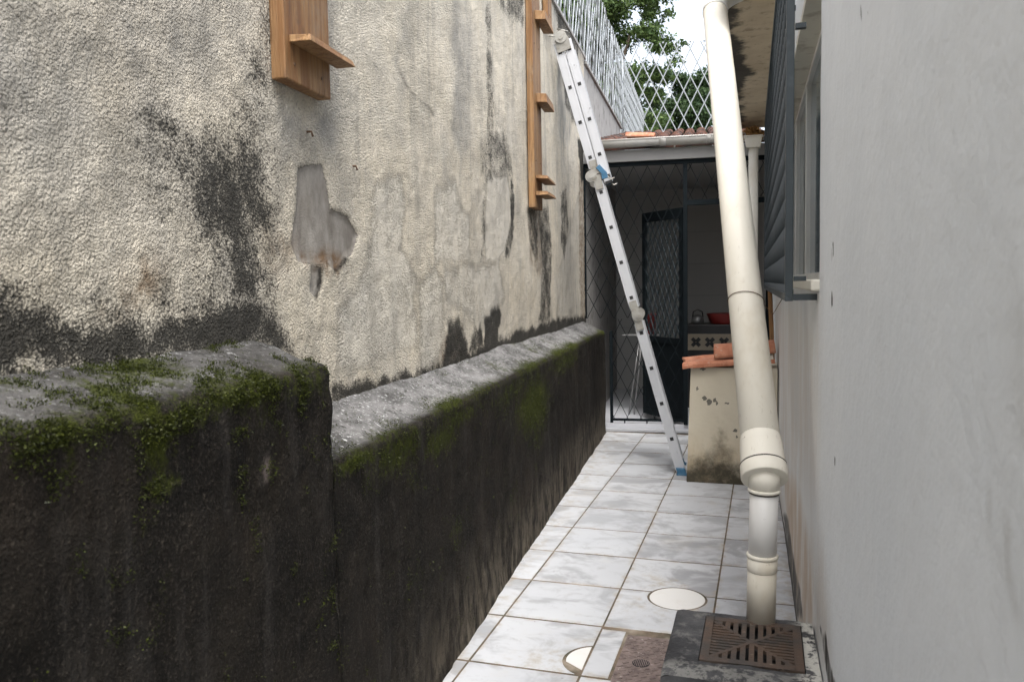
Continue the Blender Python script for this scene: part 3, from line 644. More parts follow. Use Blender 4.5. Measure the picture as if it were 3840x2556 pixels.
for s in (WS0, WS0+.98, WS0+1.98, WS0+2.98, WS1-.04): rbox(win, s, s+.045, FO-.025, FO+.022, WZ0+.035, WZ1-.035)
win = fin(win.build('window', M['frame'], None, .003), house)
for k in range(4):
    b = MB(); rbox(b, WS0+.03+k*1.0, WS0+1.0+k*1.0, FO-.008, FO-.003, WZ0+.03, WZ1-.03); p = b.build('pane', M['glass']); p.parent = win
b = MB(); rbox(b, WS0-.01, WS1+.02, -.10, .022, WZ0-.03, WZ0+.004); sl = b.build('sill', M['cream'], None, .006); sl.parent = win
# lintel face and reveal trim
b = MB(); rbox(b, WS0, WS1, -.10, -.001, WZ1-.012, WZ1+.02); fin(b.build('lintel', M['cream']), house)
# roof slab with stained underside
SE = -.345
ns_, no_ = 150, 26
Vv = []; Cc = []
for i in range(ns_+1):
    for j in range(no_+1):
        s = 4.15+4.35*i/ns_; of = .345*j/no_-.02
        z = 3.0+float((fbm(np.array([s*3]), np.array([of*3]), 33)-.5)[0])*.02
        Vv.append(tuple(WR(s, of, z))); e = j/no_
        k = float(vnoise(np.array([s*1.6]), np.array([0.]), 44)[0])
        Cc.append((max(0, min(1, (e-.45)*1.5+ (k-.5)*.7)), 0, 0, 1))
Fv = [(i*(no_+1)+j, i*(no_+1)+j+1, (i+1)*(no_+1)+j+1, (i+1)*(no_+1)+j) for i in range(ns_) for j in range(no_)]
me = bpy.data.meshes.new('soffit'); me.from_pydata(Vv, [], Fv); me.update(); set_col(me, 'stain', np.array(Cc)); me.materials.append(M['soffit'])
so = bpy.data.objects.new('soffit', me); link(so); fin(so, house)
b = MB(); rbox(b, -2.5, 4.148, -1.2, .012, 3.012, 3.13); rbox(b, 4.15, 8.5, -1.2, .325, 3.012, 3.13); fin(b.build('roof_slab', M['conc'], None, .01), house)
b = MB(); rbox(b, -2.5, 8.1, -1.2, -1.0, -.12, 3.01); rbox(b, 8.0, 8.1, -1.0, -.2, -.12, 3.01); fin(b.build('rear_walls', M['cream']), house)

# window grille: expanded diamond bars on a frame that stands off the wall
gr = empty('window_grille', tuple(WR(2.64, .08, 1.42)), 'slate blue diamond bar security grille standing off the house window', 'window grille')
GS0, GS1, GZ0, GZ1, GO = 2.64, 6.70, 1.425, 2.72, .08
b = MB()
for z in (GZ0, GZ1): rbox(b, GS0, GS1, GO-.012, GO+.012, z-.012, z+.012)
for s in (GS0+.012, GS1-.012): rbox(b, s-.012, s+.012, GO-.012, GO+.012, GZ0+.012, GZ1-.012)
fin(b.build('frame', M['slate'], None, .002), gr)
for s in (GS0+.012, GS0+1.35, GS0+2.7, GS1-.012):
    for z in (GZ0, GZ1): b = MB(); rbox(b, s-.011, s+.011, -.012, GO-.012, z-.010, z+.010); fin(b.build('wall_bracket', M['slate']), gr)
for (o0, z) in ((.035, 2.24), (.03, 1.475)): b = MB(); rbox(b, GS0-.003, GS0+.02, o0, GO-.014, z, z+.015); fin(b.build('lug', M['slate']), gr)
def diamond_bars(b, P, L, H, cw, ch, wid, dep, nrm, zig=False):
    # P(u,v)->point ; bars as flat strips on edge along both diagonals
    k = ch/cw
    for sg in (1, -1):
        n0 = int(math.ceil((L+H/k)/cw))+1
        for i in range(-n0, n0+1):
            u0 = i*cw if sg > 0 else L+ -i*cw
            # line: u = u0 + sg*v/k
            vs = sorted([0, H]+[])
            va, vb = 0., H
            ua, ub = u0+sg*va/k, u0+sg*vb/k
            lo, hi = 0., L
            if sg > 0:
                if ua < lo: va = (lo-u0)*k
                if ub > hi: vb = (hi-u0)*k
            else:
                if ua > hi: va = (u0-hi)*k
                if ub < lo: vb = (u0-lo)*k
            if vb-va < .02: continue
            a = P(u0+sg*va/k, va); c = P(u0+sg*vb/k, vb); b.bar(a, c, dep, wid, up=Vector(nrm).cross((c-a).normalized()))
b = MB(); diamond_bars(b, lambda u, v: WR(GS0+.02+u, GO, GZ0+.01+v), GS1-GS0-.04, GZ1-GZ0-.02, .095, .19, .004, .013, NR)
tag(fin(b.build('diamond_bars', M['slate']), gr), kind='stuff')
# wire tied round the pipe is built with the pipe

# ------------------------------------------------------------ drain box, grate
bx = empty('drain_box', (-.06, 2.43, 0), 'raised black concrete drain box against the pale wall, below the downpipe', 'drain box')
BZ = .40
def bxq(x, y, z): return Vector((x, y, z))
nb = 40; V = []; Cb = []
x0, x1, y0, y1 = -.272, .168, 2.175, 2.632
def boxgrid():
    vs, fs, cs = [], [], []
    def face(fn, nu, nv):
        b0 = len(vs)
        for i in range(nu+1):
            for j in range(nv+1):
                p, c = fn(i/nu, j/nv); vs.append(p); cs.append(c)
        for i in range(nu):
            for j in range(nv): a = b0+i*(nv+1)+j; fs.append((a, a+nv+1, a+nv+2, a+1))
    gx0, gx1, gy0, gy1 = -.178, .113, 2.268, 2.584
    def topz(x, y): return BZ+float((fbm(np.array([x*14]), np.array([y*14]), 77)-.5)[0])*.012
    def pale(x, y): return max(0., min(1., (x-.085)/.04))*.95+ .25*(y < 2.25)
    edge = lambda x, y: .006*sum(max(0, 1-abs(d)/.02)**2 for d in (x-x0, x1-x, y-y0, y1-y))
    wr = lambda y: .195-.0165*y-.006
    for (a0, a1, c0, c1) in ((x0,gx0,y0,y1),(gx1,9,y0,y1),(gx0,gx1,y0,gy0),(gx0,gx1,gy1,y1)):
        def fn(u, v):
            y = c0+(c1-c0)*v; xe = wr(y) if a1 == 9 else a1; x = a0+(xe-a0)*u
            return (x, y, topz(x, y)-edge(x, y)), (pale(x, y), 0, 0, 1)
        face(fn, 14, 16)
    def side(fa): face(lambda u, v: (fa(u, v), (0, 0, 0, 1)), 16, 14)
    def zt(x, y): return topz(x, y)-edge(x, y)
    side(lambda u, v: (x0+(wr(y0)-x0)*u, y0-.004*math.sin(v*3), zt(x0+(wr(y0)-x0)*u, y0)*v-.01*(1-v)))
    side(lambda u, v: (x0-.004*math.sin(v*3), y1+(y0-y1)*u, zt(x0, y1+(y0-y1)*u)*v-.01*(1-v)))
    side(lambda u, v: (wr(y1)+(x0-wr(y1))*u, y1, zt(wr(y1)+(x0-wr(y1))*u, y1)*v-.01*(1-v)))
    # inside of the sump
    for (ax, ay, bx_, by) in ((gx0,gy0,gx1,gy0),(gx1,gy0,gx1,gy1),(gx1,gy1,gx0,gy1),(gx0,gy1,gx0,gy0)):
        side(lambda u, v: (bx_+(ax-bx_)*u, by+(ay-by)*u, zt(bx_+(ax-bx_)*u, by+(ay-by)*u)*v+.02*(1-v)))
    return vs, fs, cs
vs, fs, cs = boxgrid(); me = bpy.data.meshes.new('box_body'); me.from_pydata(vs, [], fs); me.update(); set_col(me, 'stain', np.array(cs)); me.materials.append(M['tar']); me.polygons.foreach_set('use_smooth', [True]*len(fs))
o = bpy.data.objects.new('box_body', me); link(o); fin(o, bx)
b = MB(); b.box(-.18, .115, 2.265, 2.586, .01, .03); fin(b.build('sump_floor', M['void']), bx)
gt = empty('iron_grate', (-.0325, 2.426, BZ-.008), 'rusty iron floor grate with slots in an X pattern on the drain box', 'grate')
hx, hy = .1425, .155; fx, fy = .118, .128
b = MB()
for (a0,a1,c0,c1) in ((-hx,-fx,-hy,hy),(fx,hx,-hy,hy),(-fx,fx,-hy,-fy),(-fx,fx,fy,hy)): b.box(a0,a1,c0,c1,0,.012)
b.build('frame', M['rust'], gt, .0015)
b = MB()
for sg in (1,-1): b.bar((-fx,-fy*sg,.005+.0008*sg), (fx,fy*sg,.005+.0008*sg), .012, .010, up=(0,0,1))
b.build('diagonal_bars', M['rust'], gt)
nbar = 9
for k in range(-nbar//2+1, nbar//2+1):
    # bars along y in the back/front wedges, spaced in x
    x = k*fx*2/(nbar+.6)
    ye = abs(x)/fx*fy
    for sg in (1, -1):
        if fy-ye < .012: continue
        b = MB(); b.box(x-.0075, x+.0075, min(sg*ye, sg*fy), max(sg*ye, sg*fy), .0008, .0102); b.build('bar', M['rust'], gt)
for k in range(-6, 7):
    y = k*fy*2/13.2; xe = abs(y)/fy*fx
    for sg in (1, -1):
        if fx-xe < .012: continue
        b = MB(); b.box(min(sg*xe, sg*fx), max(sg*xe, sg*fx), y-.0052, y+.0052, .0012, .0098); b.build('bar', M['rust'], gt)

# ------------------------------------------------------------ downpipe
dp = empty('rainwater_pipe', (-.006, 2.585, BZ), 'thick cream plastic downpipe slanting from the roof slab down to the drain box', 'pipe')
P0 = Vector((-.008, 2.60, BZ-.004)); P1 = Vector((.001, 2.595, .86))
A0 = Vector((.002, 2.595, .858)); A1 = Vector((-.262, 4.52, 2.935)); AD = (A1-A0).normalized()
def at(a, b, k): return tuple(a+(b-a)*k)
b = MB(); b.tube([at(P0,P1,0), at(P0,P1,.47)], .0445, 40); fin(b.build('lower_pipe', M['pvc']), dp)
b = MB(); b.tube([at(P0,P1,.36), at(P0,P1,.365), at(P0,P1,.455)], [.0448, .0462, .0462], 40); b.tube([at(P0,P1,.452), at(P0,P1,.458), at(P0,P1,.466), at(P0,P1,.474), at(P0,P1,.48)], [.0462, .0485, .0492, .0485, .0455], 40); fin(b.build('collar', M['pvc']), dp)
b = MB(); b.tube([at(P0,P1,.40), at(P0,P1,.95)], .0432, 40); fin(b.build('middle_pipe', M['pvcw']), dp)
b = MB(); b.tube([at(P0,P1,.925), at(P0,P1,1.0), tuple(A0+AD*.02)], [.0468, .0468, .0465], 40); b.tube([at(P0,P1,.905), at(P0,P1,.91), at(P0,P1,.918), at(P0,P1,.926), at(P0,P1,.931)], [.0445, .0492, .0498, .0492, .0465], 40); fin(b.build('collar', M['pvc']), dp)
b = MB(); b.tube([at(P0,P1,.898), at(P0,P1,.905)], .0462, 40); fin(b.build('seal_ring', M['rubber']), dp)
b = MB(); b.tube([tuple(A0), tuple(A0+AD*.004), tuple(A0+AD*.045), tuple(A0+AD*.05), tuple(A0+AD*.12), tuple(A0+AD*.145), tuple(A0+AD*.152)], [.0705, .072, .072, .069, .0672, .0645, .0625], 48); fin(b.build('reducer', M['pvc']), dp)
b = MB(); b.tube([tuple(A0+AD*.0445), tuple(A0+AD*.049)], .0722, 48); fin(b.build('seal_ring', M['rubber']), dp)
b = MB(); b.tube([tuple(A0+AD*.05), tuple(A0+(A1-A0)*.5+Vector((0,0,-.006))), tuple(A1)], .0625, 48); fin(b.build('slanting_pipe', M['pvc']), dp)
E0 = A1-AD*.05; path = []
E2 = Vector((-.12, 4.66, 3.07)); Ec = A1+AD*.10
for k in range(9):
    q = k/8; path.append(tuple(E0*(1-q)**2+Ec*2*q*(1-q)+E2*q*q))
b = MB(); b.tube(path, .066, 40); fin(b.build('elbow', M['pvcw']), dp)
# tie wire round the pipe to the grille
wire = empty('tie_wire', tuple(A0+(A1-A0)*.27), 'thin rusty wire looped round the slanting pipe and tied to the grille', 'wire')
wc = A0+(A1-A0)*.262; xv = AD.orthogonal().normalized(); yv = AD.cross(xv)
b = MB(); b.tube([tuple(wc+(xv*math.cos(t_)+yv*math.sin(t_))*.0645+AD*(.012*math.sin(t_*1.0))) for t_ in [2*math.pi*k/40 for k in range(41)]], .0016, 6); fin(b.build('loop', M['wire']), wire)
b = MB(); st = wc+Vector((.062, .02, -.01)); en = WR(3.15, .08, 1.412)
b.tube([tuple(st), tuple((st+en)/2+Vector((0,0,-.05))), tuple(en)], .0016, 6); fin(b.build('tail', M['wire']), wire)

# ------------------------------------------------------------ pedestal with roof tiles
pe = empty('masonry_stub', (-.23, 6.15, 0), 'short cream plastered pillar with mouldy foot, beside the foot of the ladder', 'pillar')
vs, fs, cs = [], [], []
CHIPS = [(-.471,.694,.012,.014),(-.419,.626,.022,.016),(-.385,.598,.02,.026),(-.345,.612,.012,.02),(-.33,.59,.01,.016),(-.262,.59,.02,.007),(-.43,.84,.022,.014),(-.2,.395,.024,.009),(-.19,.35,.016,.008)]
def pface(fn, nu, nv):
    b0 = len(vs)
    for i in range(nu+1):
        for j in range(nv+1):
            p = fn(i/nu, j/nv); vs.append(p); z = p[2]; w = float(fbm(np.array([p[0]*6+p[1]*6]), np.array([1.]), 13)[0])
            hump = math.exp(-((p[0]+.30)/.10)**2)*.26; chip = max([0]+[1-(((p[0]-cx_)/rx_)**2+((z-cz_)/rz_)**2) for cx_, cz_, rx_, rz_ in CHIPS]) if p[1] < 6.0 else 0; cs.append((max(0, min(1, 1.15-z/(.16+.16*w+hump))), max(0, min(1, 1-z/.42))*.9, max(0, min(1, chip*2)), 1))
    for i in range(nu):
        for j in range(nv): a = b0+i*(nv+1)+j; fs.append((a, a+nv+1, a+nv+2, a+1))
def pxl(z): return -.547+.03*z/.85
wxr = lambda y: .195-.0165*y-.008
def wob(u, v, k): return float((fbm(np.array([u*5+k]), np.array([v*5]), 17)-.5)[0])*.012
pface(lambda u, v: (pxl(v*.855)+(wxr(5.96)-pxl(v*.855))*u, 5.96+wob(u, v, 0)+.02*v, v*.855-.004), 60, 76)
pface(lambda u, v: (pxl(v*.855)+wob(u, v, 9), 6.42+(5.96+.02*v-6.42)*u, v*.855-.004), 16, 36)
pface(lambda u, v: (wxr(6.42)+(pxl(v*.855)-wxr(6.42))*u, 6.42, v*.855-.004), 8, 8)
pface(lambda u, v: (pxl(.855)+(wxr(6.0)-pxl(.855))*u, 5.98+.44*v, .851), 8, 8)
me = bpy.data.meshes.new('pillar_body'); me.from_pydata(vs, [], fs); me.update(); set_col(me, 'stain', np.array(cs)); me.materials.append(M['pedestal']); me.polygons.foreach_set('use_smooth', [True]*len(fs))
o = bpy.data.objects.new('pillar_body', me); link(o); fin(o, pe)
def barrel(b, a, c, r0, r1, span=math.pi, th=.013, n=12, nl=6, up=(0,0,1), inv=False, jag=0):
    a, c = Vector(a), Vector(c); d = (c-a).normalized(); x = d.cross(Vector(up)).normalized(); y = x.cross(d)
    if inv: y = -y; x = -x
    base = len(b.v)
    for lay in (0, 1):
        for i in range(nl+1):
            p = a+(c-a)*i/nl; r = r0+(r1-r0)*i/nl-lay*th
            for k in range(n+1):
                t_ = math.pi/2-span/2+span*k/n
                q = p+x*(math.cos(t_)*r)+y*(math.sin(t_)*r)
                if jag and i == 0: q = q+d*random.uniform(-jag, jag)
                b.v.append(tuple(q))
    W = n+1; N = (nl+1)*W
    def add(*f): b.f.append(tuple(base+i for i in f)); b.m.append(0); b.sm.append(True)
    for i in range(nl):
        for k in range(n):
            add(i*W+k, i*W+k+1, (i+1)*W+k+1, (i+1)*W+k); add(N+i*W+k, N+(i+1)*W+k, N+(i+1)*W+k+1, N+i*W+k+1)
        add(i*W, (i+1)*W, N+(i+1)*W, N+i*W); add(i*W+n, N+i*W+n, N+(i+1)*W+n, (i+1)*W+n)
    for k in range(n):
        add(k, N+k, N+k+1, k+1); add(nl*W+k, nl*W+k+1, N+nl*W+k+1, N+nl*W+k)
rt = empty('roof_tile', (-.30, 6.1, .853), 'flat chipped clay roof tile lying on the cream pillar', 'roof tile', 'clay tiles capping the pillar')
b = MB()
prof = [(-.13,.0),(-.11,.022),(-.05,.028),(.03,.020),(.10,.026),(.15,.045),(.19,.040),(.205,.018)]
pts = []
for i in range(9):
    u = i/8; xx = -.575+(.50)*u
    for (yy, zz_) in prof: pts.append((xx+random.uniform(-.008,.008)*(i == 0)+ (-.03 if i == 0 and yy > .1 else 0), 6.065+yy, .857+.055*u+zz_+.005*math.sin(u*6)))
npf = len(prof); low_ = [(x, y, z-.016) for x, y, z in pts]; b.v = pts+low_; N = len(pts)
def addf(f): b.f.append(f); b.m.append(0); b.sm.append(False)
for i in range(8):
    for k in range(npf-1):
        a_ = i*npf+k; addf((a_, a_+npf, a_+npf+1, a_+1)); addf((N+a_, N+a_+1, N+a_+npf+1, N+a_+npf))
    addf((i*npf, N+i*npf, N+(i+1)*npf, (i+1)*npf)); addf((i*npf+npf-1, (i+1)*npf+npf-1, N+(i+1)*npf+npf-1, N+i*npf+npf-1))
for k in range(npf-1): addf((k, k+1, N+k+1, N+k)); addf((8*npf+k, N+8*npf+k, N+8*npf+k+1, 8*npf+k+1))
fin(b.build('tile_body', M['terra']), rt)
b = MB(); b.bar((-.5, 5.945, .863), (.07, 5.955, .905), .02, .028); b.bar((-.42, 5.94, .868), (-.2, 5.942, .885), .012, .012); fin(b.build('front_lip', M['terra']), rt)
rt2 = empty('ridge_tile', (-.13, 6.1, .93), 'rounded clay ridge tile resting on top of the pillar beside the downpipe', 'roof tile', 'clay tiles capping the pillar')
b = MB(); barrel(b, (-.345, 6.06, .905), (.075, 6.08, .95), .112, .10, span=2.9, jag=.008); fin(b.build('tile_body', M['terra']), rt2)
b = MB(); b.obox((-.13, 6.06, .905), (1,0,.1), (0,1,0), (-.1,0,1), .19, .06, .02); fin(b.build('mortar_bed', M['cream']), rt2)
ba = empty('wooden_batten', (.045, 6.35, .95), 'thin brown wooden batten standing on the pillar behind the downpipe', 'batten')
b = MB(); b.bar((.06, 6.34, .85), (.035, 6.36, 1.45), .014, .03); fin(b.build('stick', M['wood']), ba)

# ------------------------------------------------------------ ladder
LU = Vector((-.2688, 0, .9632)); LWv = Vector((.9632, 0, .2688)); LY = Vector((-.12, .9928, 0)); LB = Vector((-.602, 6.175, 0)); LGAP = .34
la = empty('folding_ladder', (-.602, 6.33, 0), 'tall aluminium folding ladder leaning on the cream wall, top section folded back', 'ladder')
def lp(t_, w, y): return LB+LU*t_+LWv*w+LY*y
def section(t0, t1, w0, ts, plugside=True):
    for y in (0, LGAP):
        b = MB(); hw = .0345 if w0 else .0375
        # channel: web plus two lips
        b.obox(lp((t0+t1)/2, w0, y), LWv, LY, LU, hw, .0025, (t1-t0)/2)
        sgn = 1 if y == 0 else -1
        for k in (-1, 1): b.obox(lp((t0+t1)/2, w0+k*(hw-.002), y+sgn*.0135), LWv, LY, LU, .002, .011, (t1-t0)/2)
        b.obox(lp((t0+t1)/2, w0-.018, y-sgn*.0035), LWv, LY, LU, .0015, .001, (t1-t0)/2); b.obox(lp((t0+t1)/2, w0+.018, y-sgn*.0035), LWv, LY, LU, .0015, .001, (t1-t0)/2)
        fin(b.build('rail', M['alu']), la)
    for t_ in ts:
        b = MB(); b.obox(lp(t_, w0, LGAP/2), LWv, LY, LU, .016, LGAP/2+.004, .016)
        for y in (-.0042, LGAP+.0042): b.obox(lp(t_, w0, y), LWv, LY, LU, .0135, .0004, .0135, 1)  # black end plates stand in for the shade inside the hollow rung
        fin(b.build('rung', [M['alu'], M['black']]), la)
T = [.2855+.2825*k for k in range(12)]
section(.03, 1.21, 0, T[:4]); section(1.335, 2.345, 0, T[4:8]); section(2.46, 3.47, -.008, T[8:]); section(2.36, 3.47, .069, T[8:])
def hinge(t_, w, r=.05, blue=None, scale=1):
    for y in (-.012, LGAP+.012):
        b = MB(); c = lp(t_, w, y)
        sg = -1 if y < 0 else 1
        b.tube([tuple(c-LY*.014*1), tuple(c+LY*.014)], r, 28, smooth=False); b.tube([tuple(c+LY*sg*.014), tuple(c+LY*sg*.019)], r*.72, 24, smooth=False); b.tube([tuple(c+LY*sg*.019), tuple(c+LY*sg*.026)], r*.38, 18, smooth=False)
        for k in range(8):
            a = k*math.pi/4; b.tube([tuple(c+LY*sg*.014+(LU*math.cos(a)+LWv*math.sin(a))*r*.86), tuple(c+LY*sg*.018+(LU*math.cos(a)+LWv*math.sin(a))*r*.86)], .004, 6)
        hg = fin(b.build('hinge', M['hinge']), la)
        b = MB(); b.obox(lp(t_-.06, 0, y), LWv, LY, LU, .029, .006, .055); b.obox(lp(t_+.06, 0, y), LWv, LY, LU, .029, .006, .055); o = b.build('hinge_plate', M['hinge']); o.parent = hg
hinge(1.273, .012, .047); hinge(2.402, -.04, .045)
for y in (-.012, LGAP+.012):
    b = MB(); c = lp(3.50, .03, y); b.tube([tuple(c-LY*.014), tuple(c+LY*.014)], .047, 26, smooth=False); b.tube([tuple(c-LY*.02), tuple(c+LY*.02)], .02, 16, smooth=False)
    b.obox(lp(3.44, .03, y), LWv, LY, LU, .055, .005, .05)
    b.tube([tuple(lp(3.55, -.07, y)), tuple(lp(3.52, -.01, y))], .006, 8); b.tube([tuple(lp(3.57, .02, y)), tuple(lp(3.52, .095, y))], .006, 8)
    fin(b.build('top_hinge', M['hinge']), la)
for y in (-.016, LGAP+.016):
    b = MB(); b.obox(lp(2.42, .05, y), (LWv+LU*.5).normalized(), LY, (LU-LWv*.5).normalized(), .019, .011, .045); b.obox(lp(2.37, .06, y), LWv, LY, LU, .024, .009, .02); fin(b.build('lock_lever', M['blue'], None, .003), la)
    b = MB(); b.tube([tuple(lp(2.40, .06, y)), tuple(lp(2.33, .10, y)), tuple(lp(2.335, .13, y))], .006, 8); fin(b.build('lever_pin', M['hinge']), la)
    b = MB(); b.obox(lp(0, 0, y)+Vector((-.005,0,.028)), (1,0,0), LY, LU, .034, .02, .028); b.obox(lp(0, 0, y)+Vector((.002,0,.008)), (1,0,0), (0,1,0), (0,0,1), .042, .024, .008); fin(b.build('foot', M['blue'], None, .004), la)
    b = MB(); b.obox(lp(2.365, .068, y*.3+ (0 if y<0 else LGAP*.7)), LWv, LY, LU, .033, .012, .012); fin(b.build('end_cap', M['black'], None, .003), la)

# ------------------------------------------------------------ wooden boards on the stucco
def plank(label, s0, s1, z0, z1, th, ledges, curve=0.):
    e = empty('wall_plank', tuple(WL((s0+s1)/2, .0, z0)), label, 'plank', 'wooden planks fixed to the stucco wall')
    b = MB(); b.v = []; zs = np.linspace(z0, z1, 10)
    lbox(b, s0, s1, .004, .004+th, z0, z1); fin(b.build('board', M['wood'], None, .004), e)
    for zn in (z0+.05, z0+.32, z0+.7, z0+1.1):
        for sn in (s0+.05, s1-.06):
            if zn < z1-.04: b = MB(); b.tube([tuple(WL(sn, .003+th, zn)), tuple(WL(sn, .0065+th, zn))], .005, 8); fin(b.build('nail_head', M['wire']), e)
    for (a, c, z, dep, tz, tilt) in ledges:
        b = MB()
        b.hexa([WL(a,.004+th+.0005,z),WL(a,.004+th+dep,z-tilt*.3),WL(c,.004+th+dep,z-tilt),WL(c,.004+th+.0005,z-tilt*.7),
                WL(a,.004+th+.0005,z+tz),WL(a+.01,.004+th+dep*.92,z+tz-tilt*.3),WL(c,.004+th+dep*.85,z+tz-tilt),WL(c,.004+th+.0005,z+tz-tilt*.7)])
        fin(b.build('ledge', M['wood'], None, .002), e)
plank('near wooden plank with one splintered ledge, upper left on the wall', 2.05, 2.325, 2.06, 3.5, .045, [(2.075, 2.37, 2.165, .065, .02, .0)])
pl2 = [(5.45, 5.74, 3.27, .075, .06, .02), (5.45, 5.73, 2.72, .075, .06, .02), (5.40, 5.70, 2.20, .085, .022, .02), (5.39, 5.70, 2.085, .085, .025, .0)]
plank('far wooden plank with four small ledges, left of the ladder', 5.36, 5.62, 2.0, 3.62, .045, pl2)
plank('short wooden plank high on the wall behind the far one', 5.95, 6.1, 3.42, 3.66, .04, [])
for (s, z) in ((2.575, 1.895), (2.26, 1.955)):
    nl_ = empty('nail', tuple(WL(s, 0, z)), 'rusty bent nail in the stucco ' + ('right of' if s > 2.4 else 'above') + ' the bare cement patch', 'nail')
    b = MB(); b.tube([tuple(WL(s, -.02, z)), tuple(WL(s, .012, z-.001)), tuple(WL(s+.003, .015, z-.016))], .0036, 8); fin(b.build('shank', M['wire']), nl_)

# ------------------------------------------------------------ rear shed: gutter, gate, room
GA = math.radians(4.5); GD = Vector((math.cos(GA), math.sin(GA), 0)); GN = Vector((math.sin(GA), -math.cos(GA), 0)); G0 = Vector((-1.74, 7.89, 0))
def GP(u, off, z): return G0+GD*u+GN*off+Vector((0,0,z))
def gbox(b, u0, u1, o0, o1, z0, z1, mi=0):
    b.hexa([GP(u0,o1,z0),GP(u1,o1,z0),GP(u1,o0,z0),GP(u0,o0,z0),GP(u0,o1,z1),GP(u1,o1,z1),GP(u1,o0,z1),GP(u0,o0,z1)], mi)
GL = 1.80
shed = empty('rear_shed', tuple(GP(.9, 0, 0)), 'low shed closing the end of the passage, with tiled roof', 'shed')
b = MB(); gbox(b, -.03, GL, -.12, .05, 2.655, 2.765); fin(b.build('lintel_beam', M['beam'], None, .004), shed)
b = MB(); gbox(b, -.03, GL, -2.9, -.02, -.1, .035); fin(b.build('room_floor', M['ifloor']), shed)
b = MB(); gbox(b, .02, GL, -.02, .045, -.005, .03); gbox(b, .02, GL, -.02, .02, .03, .075); fin(b.build('threshold', M['ifloor'], None, .004), shed)
b = MB(); gbox(b, -.1, GL+.1, -3.0, -2.9, -.1, 2.75); fin(b.build('room_back_wall', M['iwall']), shed)
b = MB(); gbox(b, GL, GL+.1, -2.9, .0, -.1, 2.75); fin(b.build('room_side_wall', M['iwall']), shed)
b = MB(); gbox(b, -.12, -.03, -3.7, -.05, -.1, 2.75); fin(b.build('room_left_wall', M['iwall']), shed)
b = MB(); gbox(b, -.1, GL, -2.9, -.12, 2.70, 2.76); fin(b.build('ceiling', M['iwall']), shed)
b = MB()
for k in range(1, 6): gbox(b, .0, GL, -2.9, -2.897, .42*k+.03, .42*k+.036)
fin(b.build('wall_tile_joint', M['beam']), shed)
# roof tiles
NT_ = 13
tm = MB(); barrel(tm, (0,0,0), (0,.42,.088), .066, .056, span=2.9, n=8, nl=1); tile_me = None
slope = .205
def roof_tile(u, v, inv, idx):
    global tile_me
    if tile_me is None:
        o = tm.build('roof_tile', M['terra_old']); tile_me = o.data
    else:
        o = bpy.data.objects.new('roof_tile', tile_me); link(o)
    p = GP(u, -v, 2.80+v*slope+.012); o.parent = shed; o.matrix_parent_inverse = Matrix.Translation(-Vector(shed.location))
    o.location = p; o.rotation_euler = (0, math.pi if inv else 0, GA+random.uniform(-.03, .03)); 
    if inv: o.rotation_euler = (2*math.atan(slope), math.pi, GA)
    return o
for r in range(11):
    for k in range(NT_):
        u = .0+k*.145; v = .0+r*.34
        roof_tile(u+.01, v, False, 0)
b = MB(); b.hexa([GP(-.06,.02,2.772),GP(GL+.05,.02,2.772),GP(GL+.05,-3.75,2.772+3.75*slope),GP(-.06,-3.75,2.772+3.75*slope),GP(-.06,.02,2.80),GP(GL+.05,.02,2.80),GP(GL+.05,-3.75,2.80+3.75*slope),GP(-.06,-3.75,2.80+3.75*slope)])
fin(b.build('roof_deck', M['terra_old']), shed)
bt = empty('loose_ridge_tile', tuple(GP(.52, -.2, 2.85)), 'bright orange clay tile lying loose at the shed eaves', 'roof tile')
b = MB(); barrel(b, tuple(GP(.44,.0,2.885)), tuple(GP(.72,.03,2.868)), .062, .05, span=2.8); fin(b.build('tile_body', M['terra']), bt)
# gutter
gu = empty('roof_gutter', tuple(GP(.9, .11, 2.77)), 'beige half-round gutter along the eaves of the rear shed', 'gutter')
def gutter(b, u0, u1, oc, zc, r, th=.004, n=14):
    base = len(b.v)
    for lay in (0, 1):
        for u in (u0, u1):
            for k in range(n+1):
                a = math.pi*k/n; rr = r-lay*th; b.v.append(tuple(GP(u, oc-math.cos(a)*rr, zc-math.sin(a)*rr*1.05)))
    W = n+1
    def add(*f): b.f.append(tuple(base+i for i in f)); b.m.append(0); b.sm.append(True)
    for k in range(n): add(k, W+k, W+k+1, k+1); add(2*W+k, 2*W+k+1, 3*W+k+1, 3*W+k)
    add(0, 2*W, 3*W, W); add(n, W+n, 3*W+n, 2*W+n)
    for k in range(n): add(k, k+1, 2*W+k+1, 2*W+k); add(W+k, 3*W+k, 3*W+k+1, W+k+1)
b = MB(); gutter(b, .05, .80, .115, 2.845, .062); gutter(b, .802, 1.72, .115, 2.842, .062); fin(b.build('trough', M['gutter']), gu)
b = MB(); b.tube([tuple(GP(.05,.177,2.846)), tuple(GP(1.72,.177,2.843))], .007, 10); fin(b.build('rolled_lip', M['gutter']), gu)
b = MB(); gutter(b, .77, .83, .115, 2.844, .0655); gutter(b, 1.2, 1.25, .115, 2.843, .0655); fin(b.build('joint_sleeve', M['gutter']), gu)
b = MB(); gbox(b, .06, .075, .05, .11, 2.765, 2.80); gbox(b, .9, .915, .05, .11, 2.765, 2.80); gbox(b, 1.6, 1.615, .05, .11, 2.765, 2.80); fin(b.build('gutter_bracket', M['gutter']), gu)
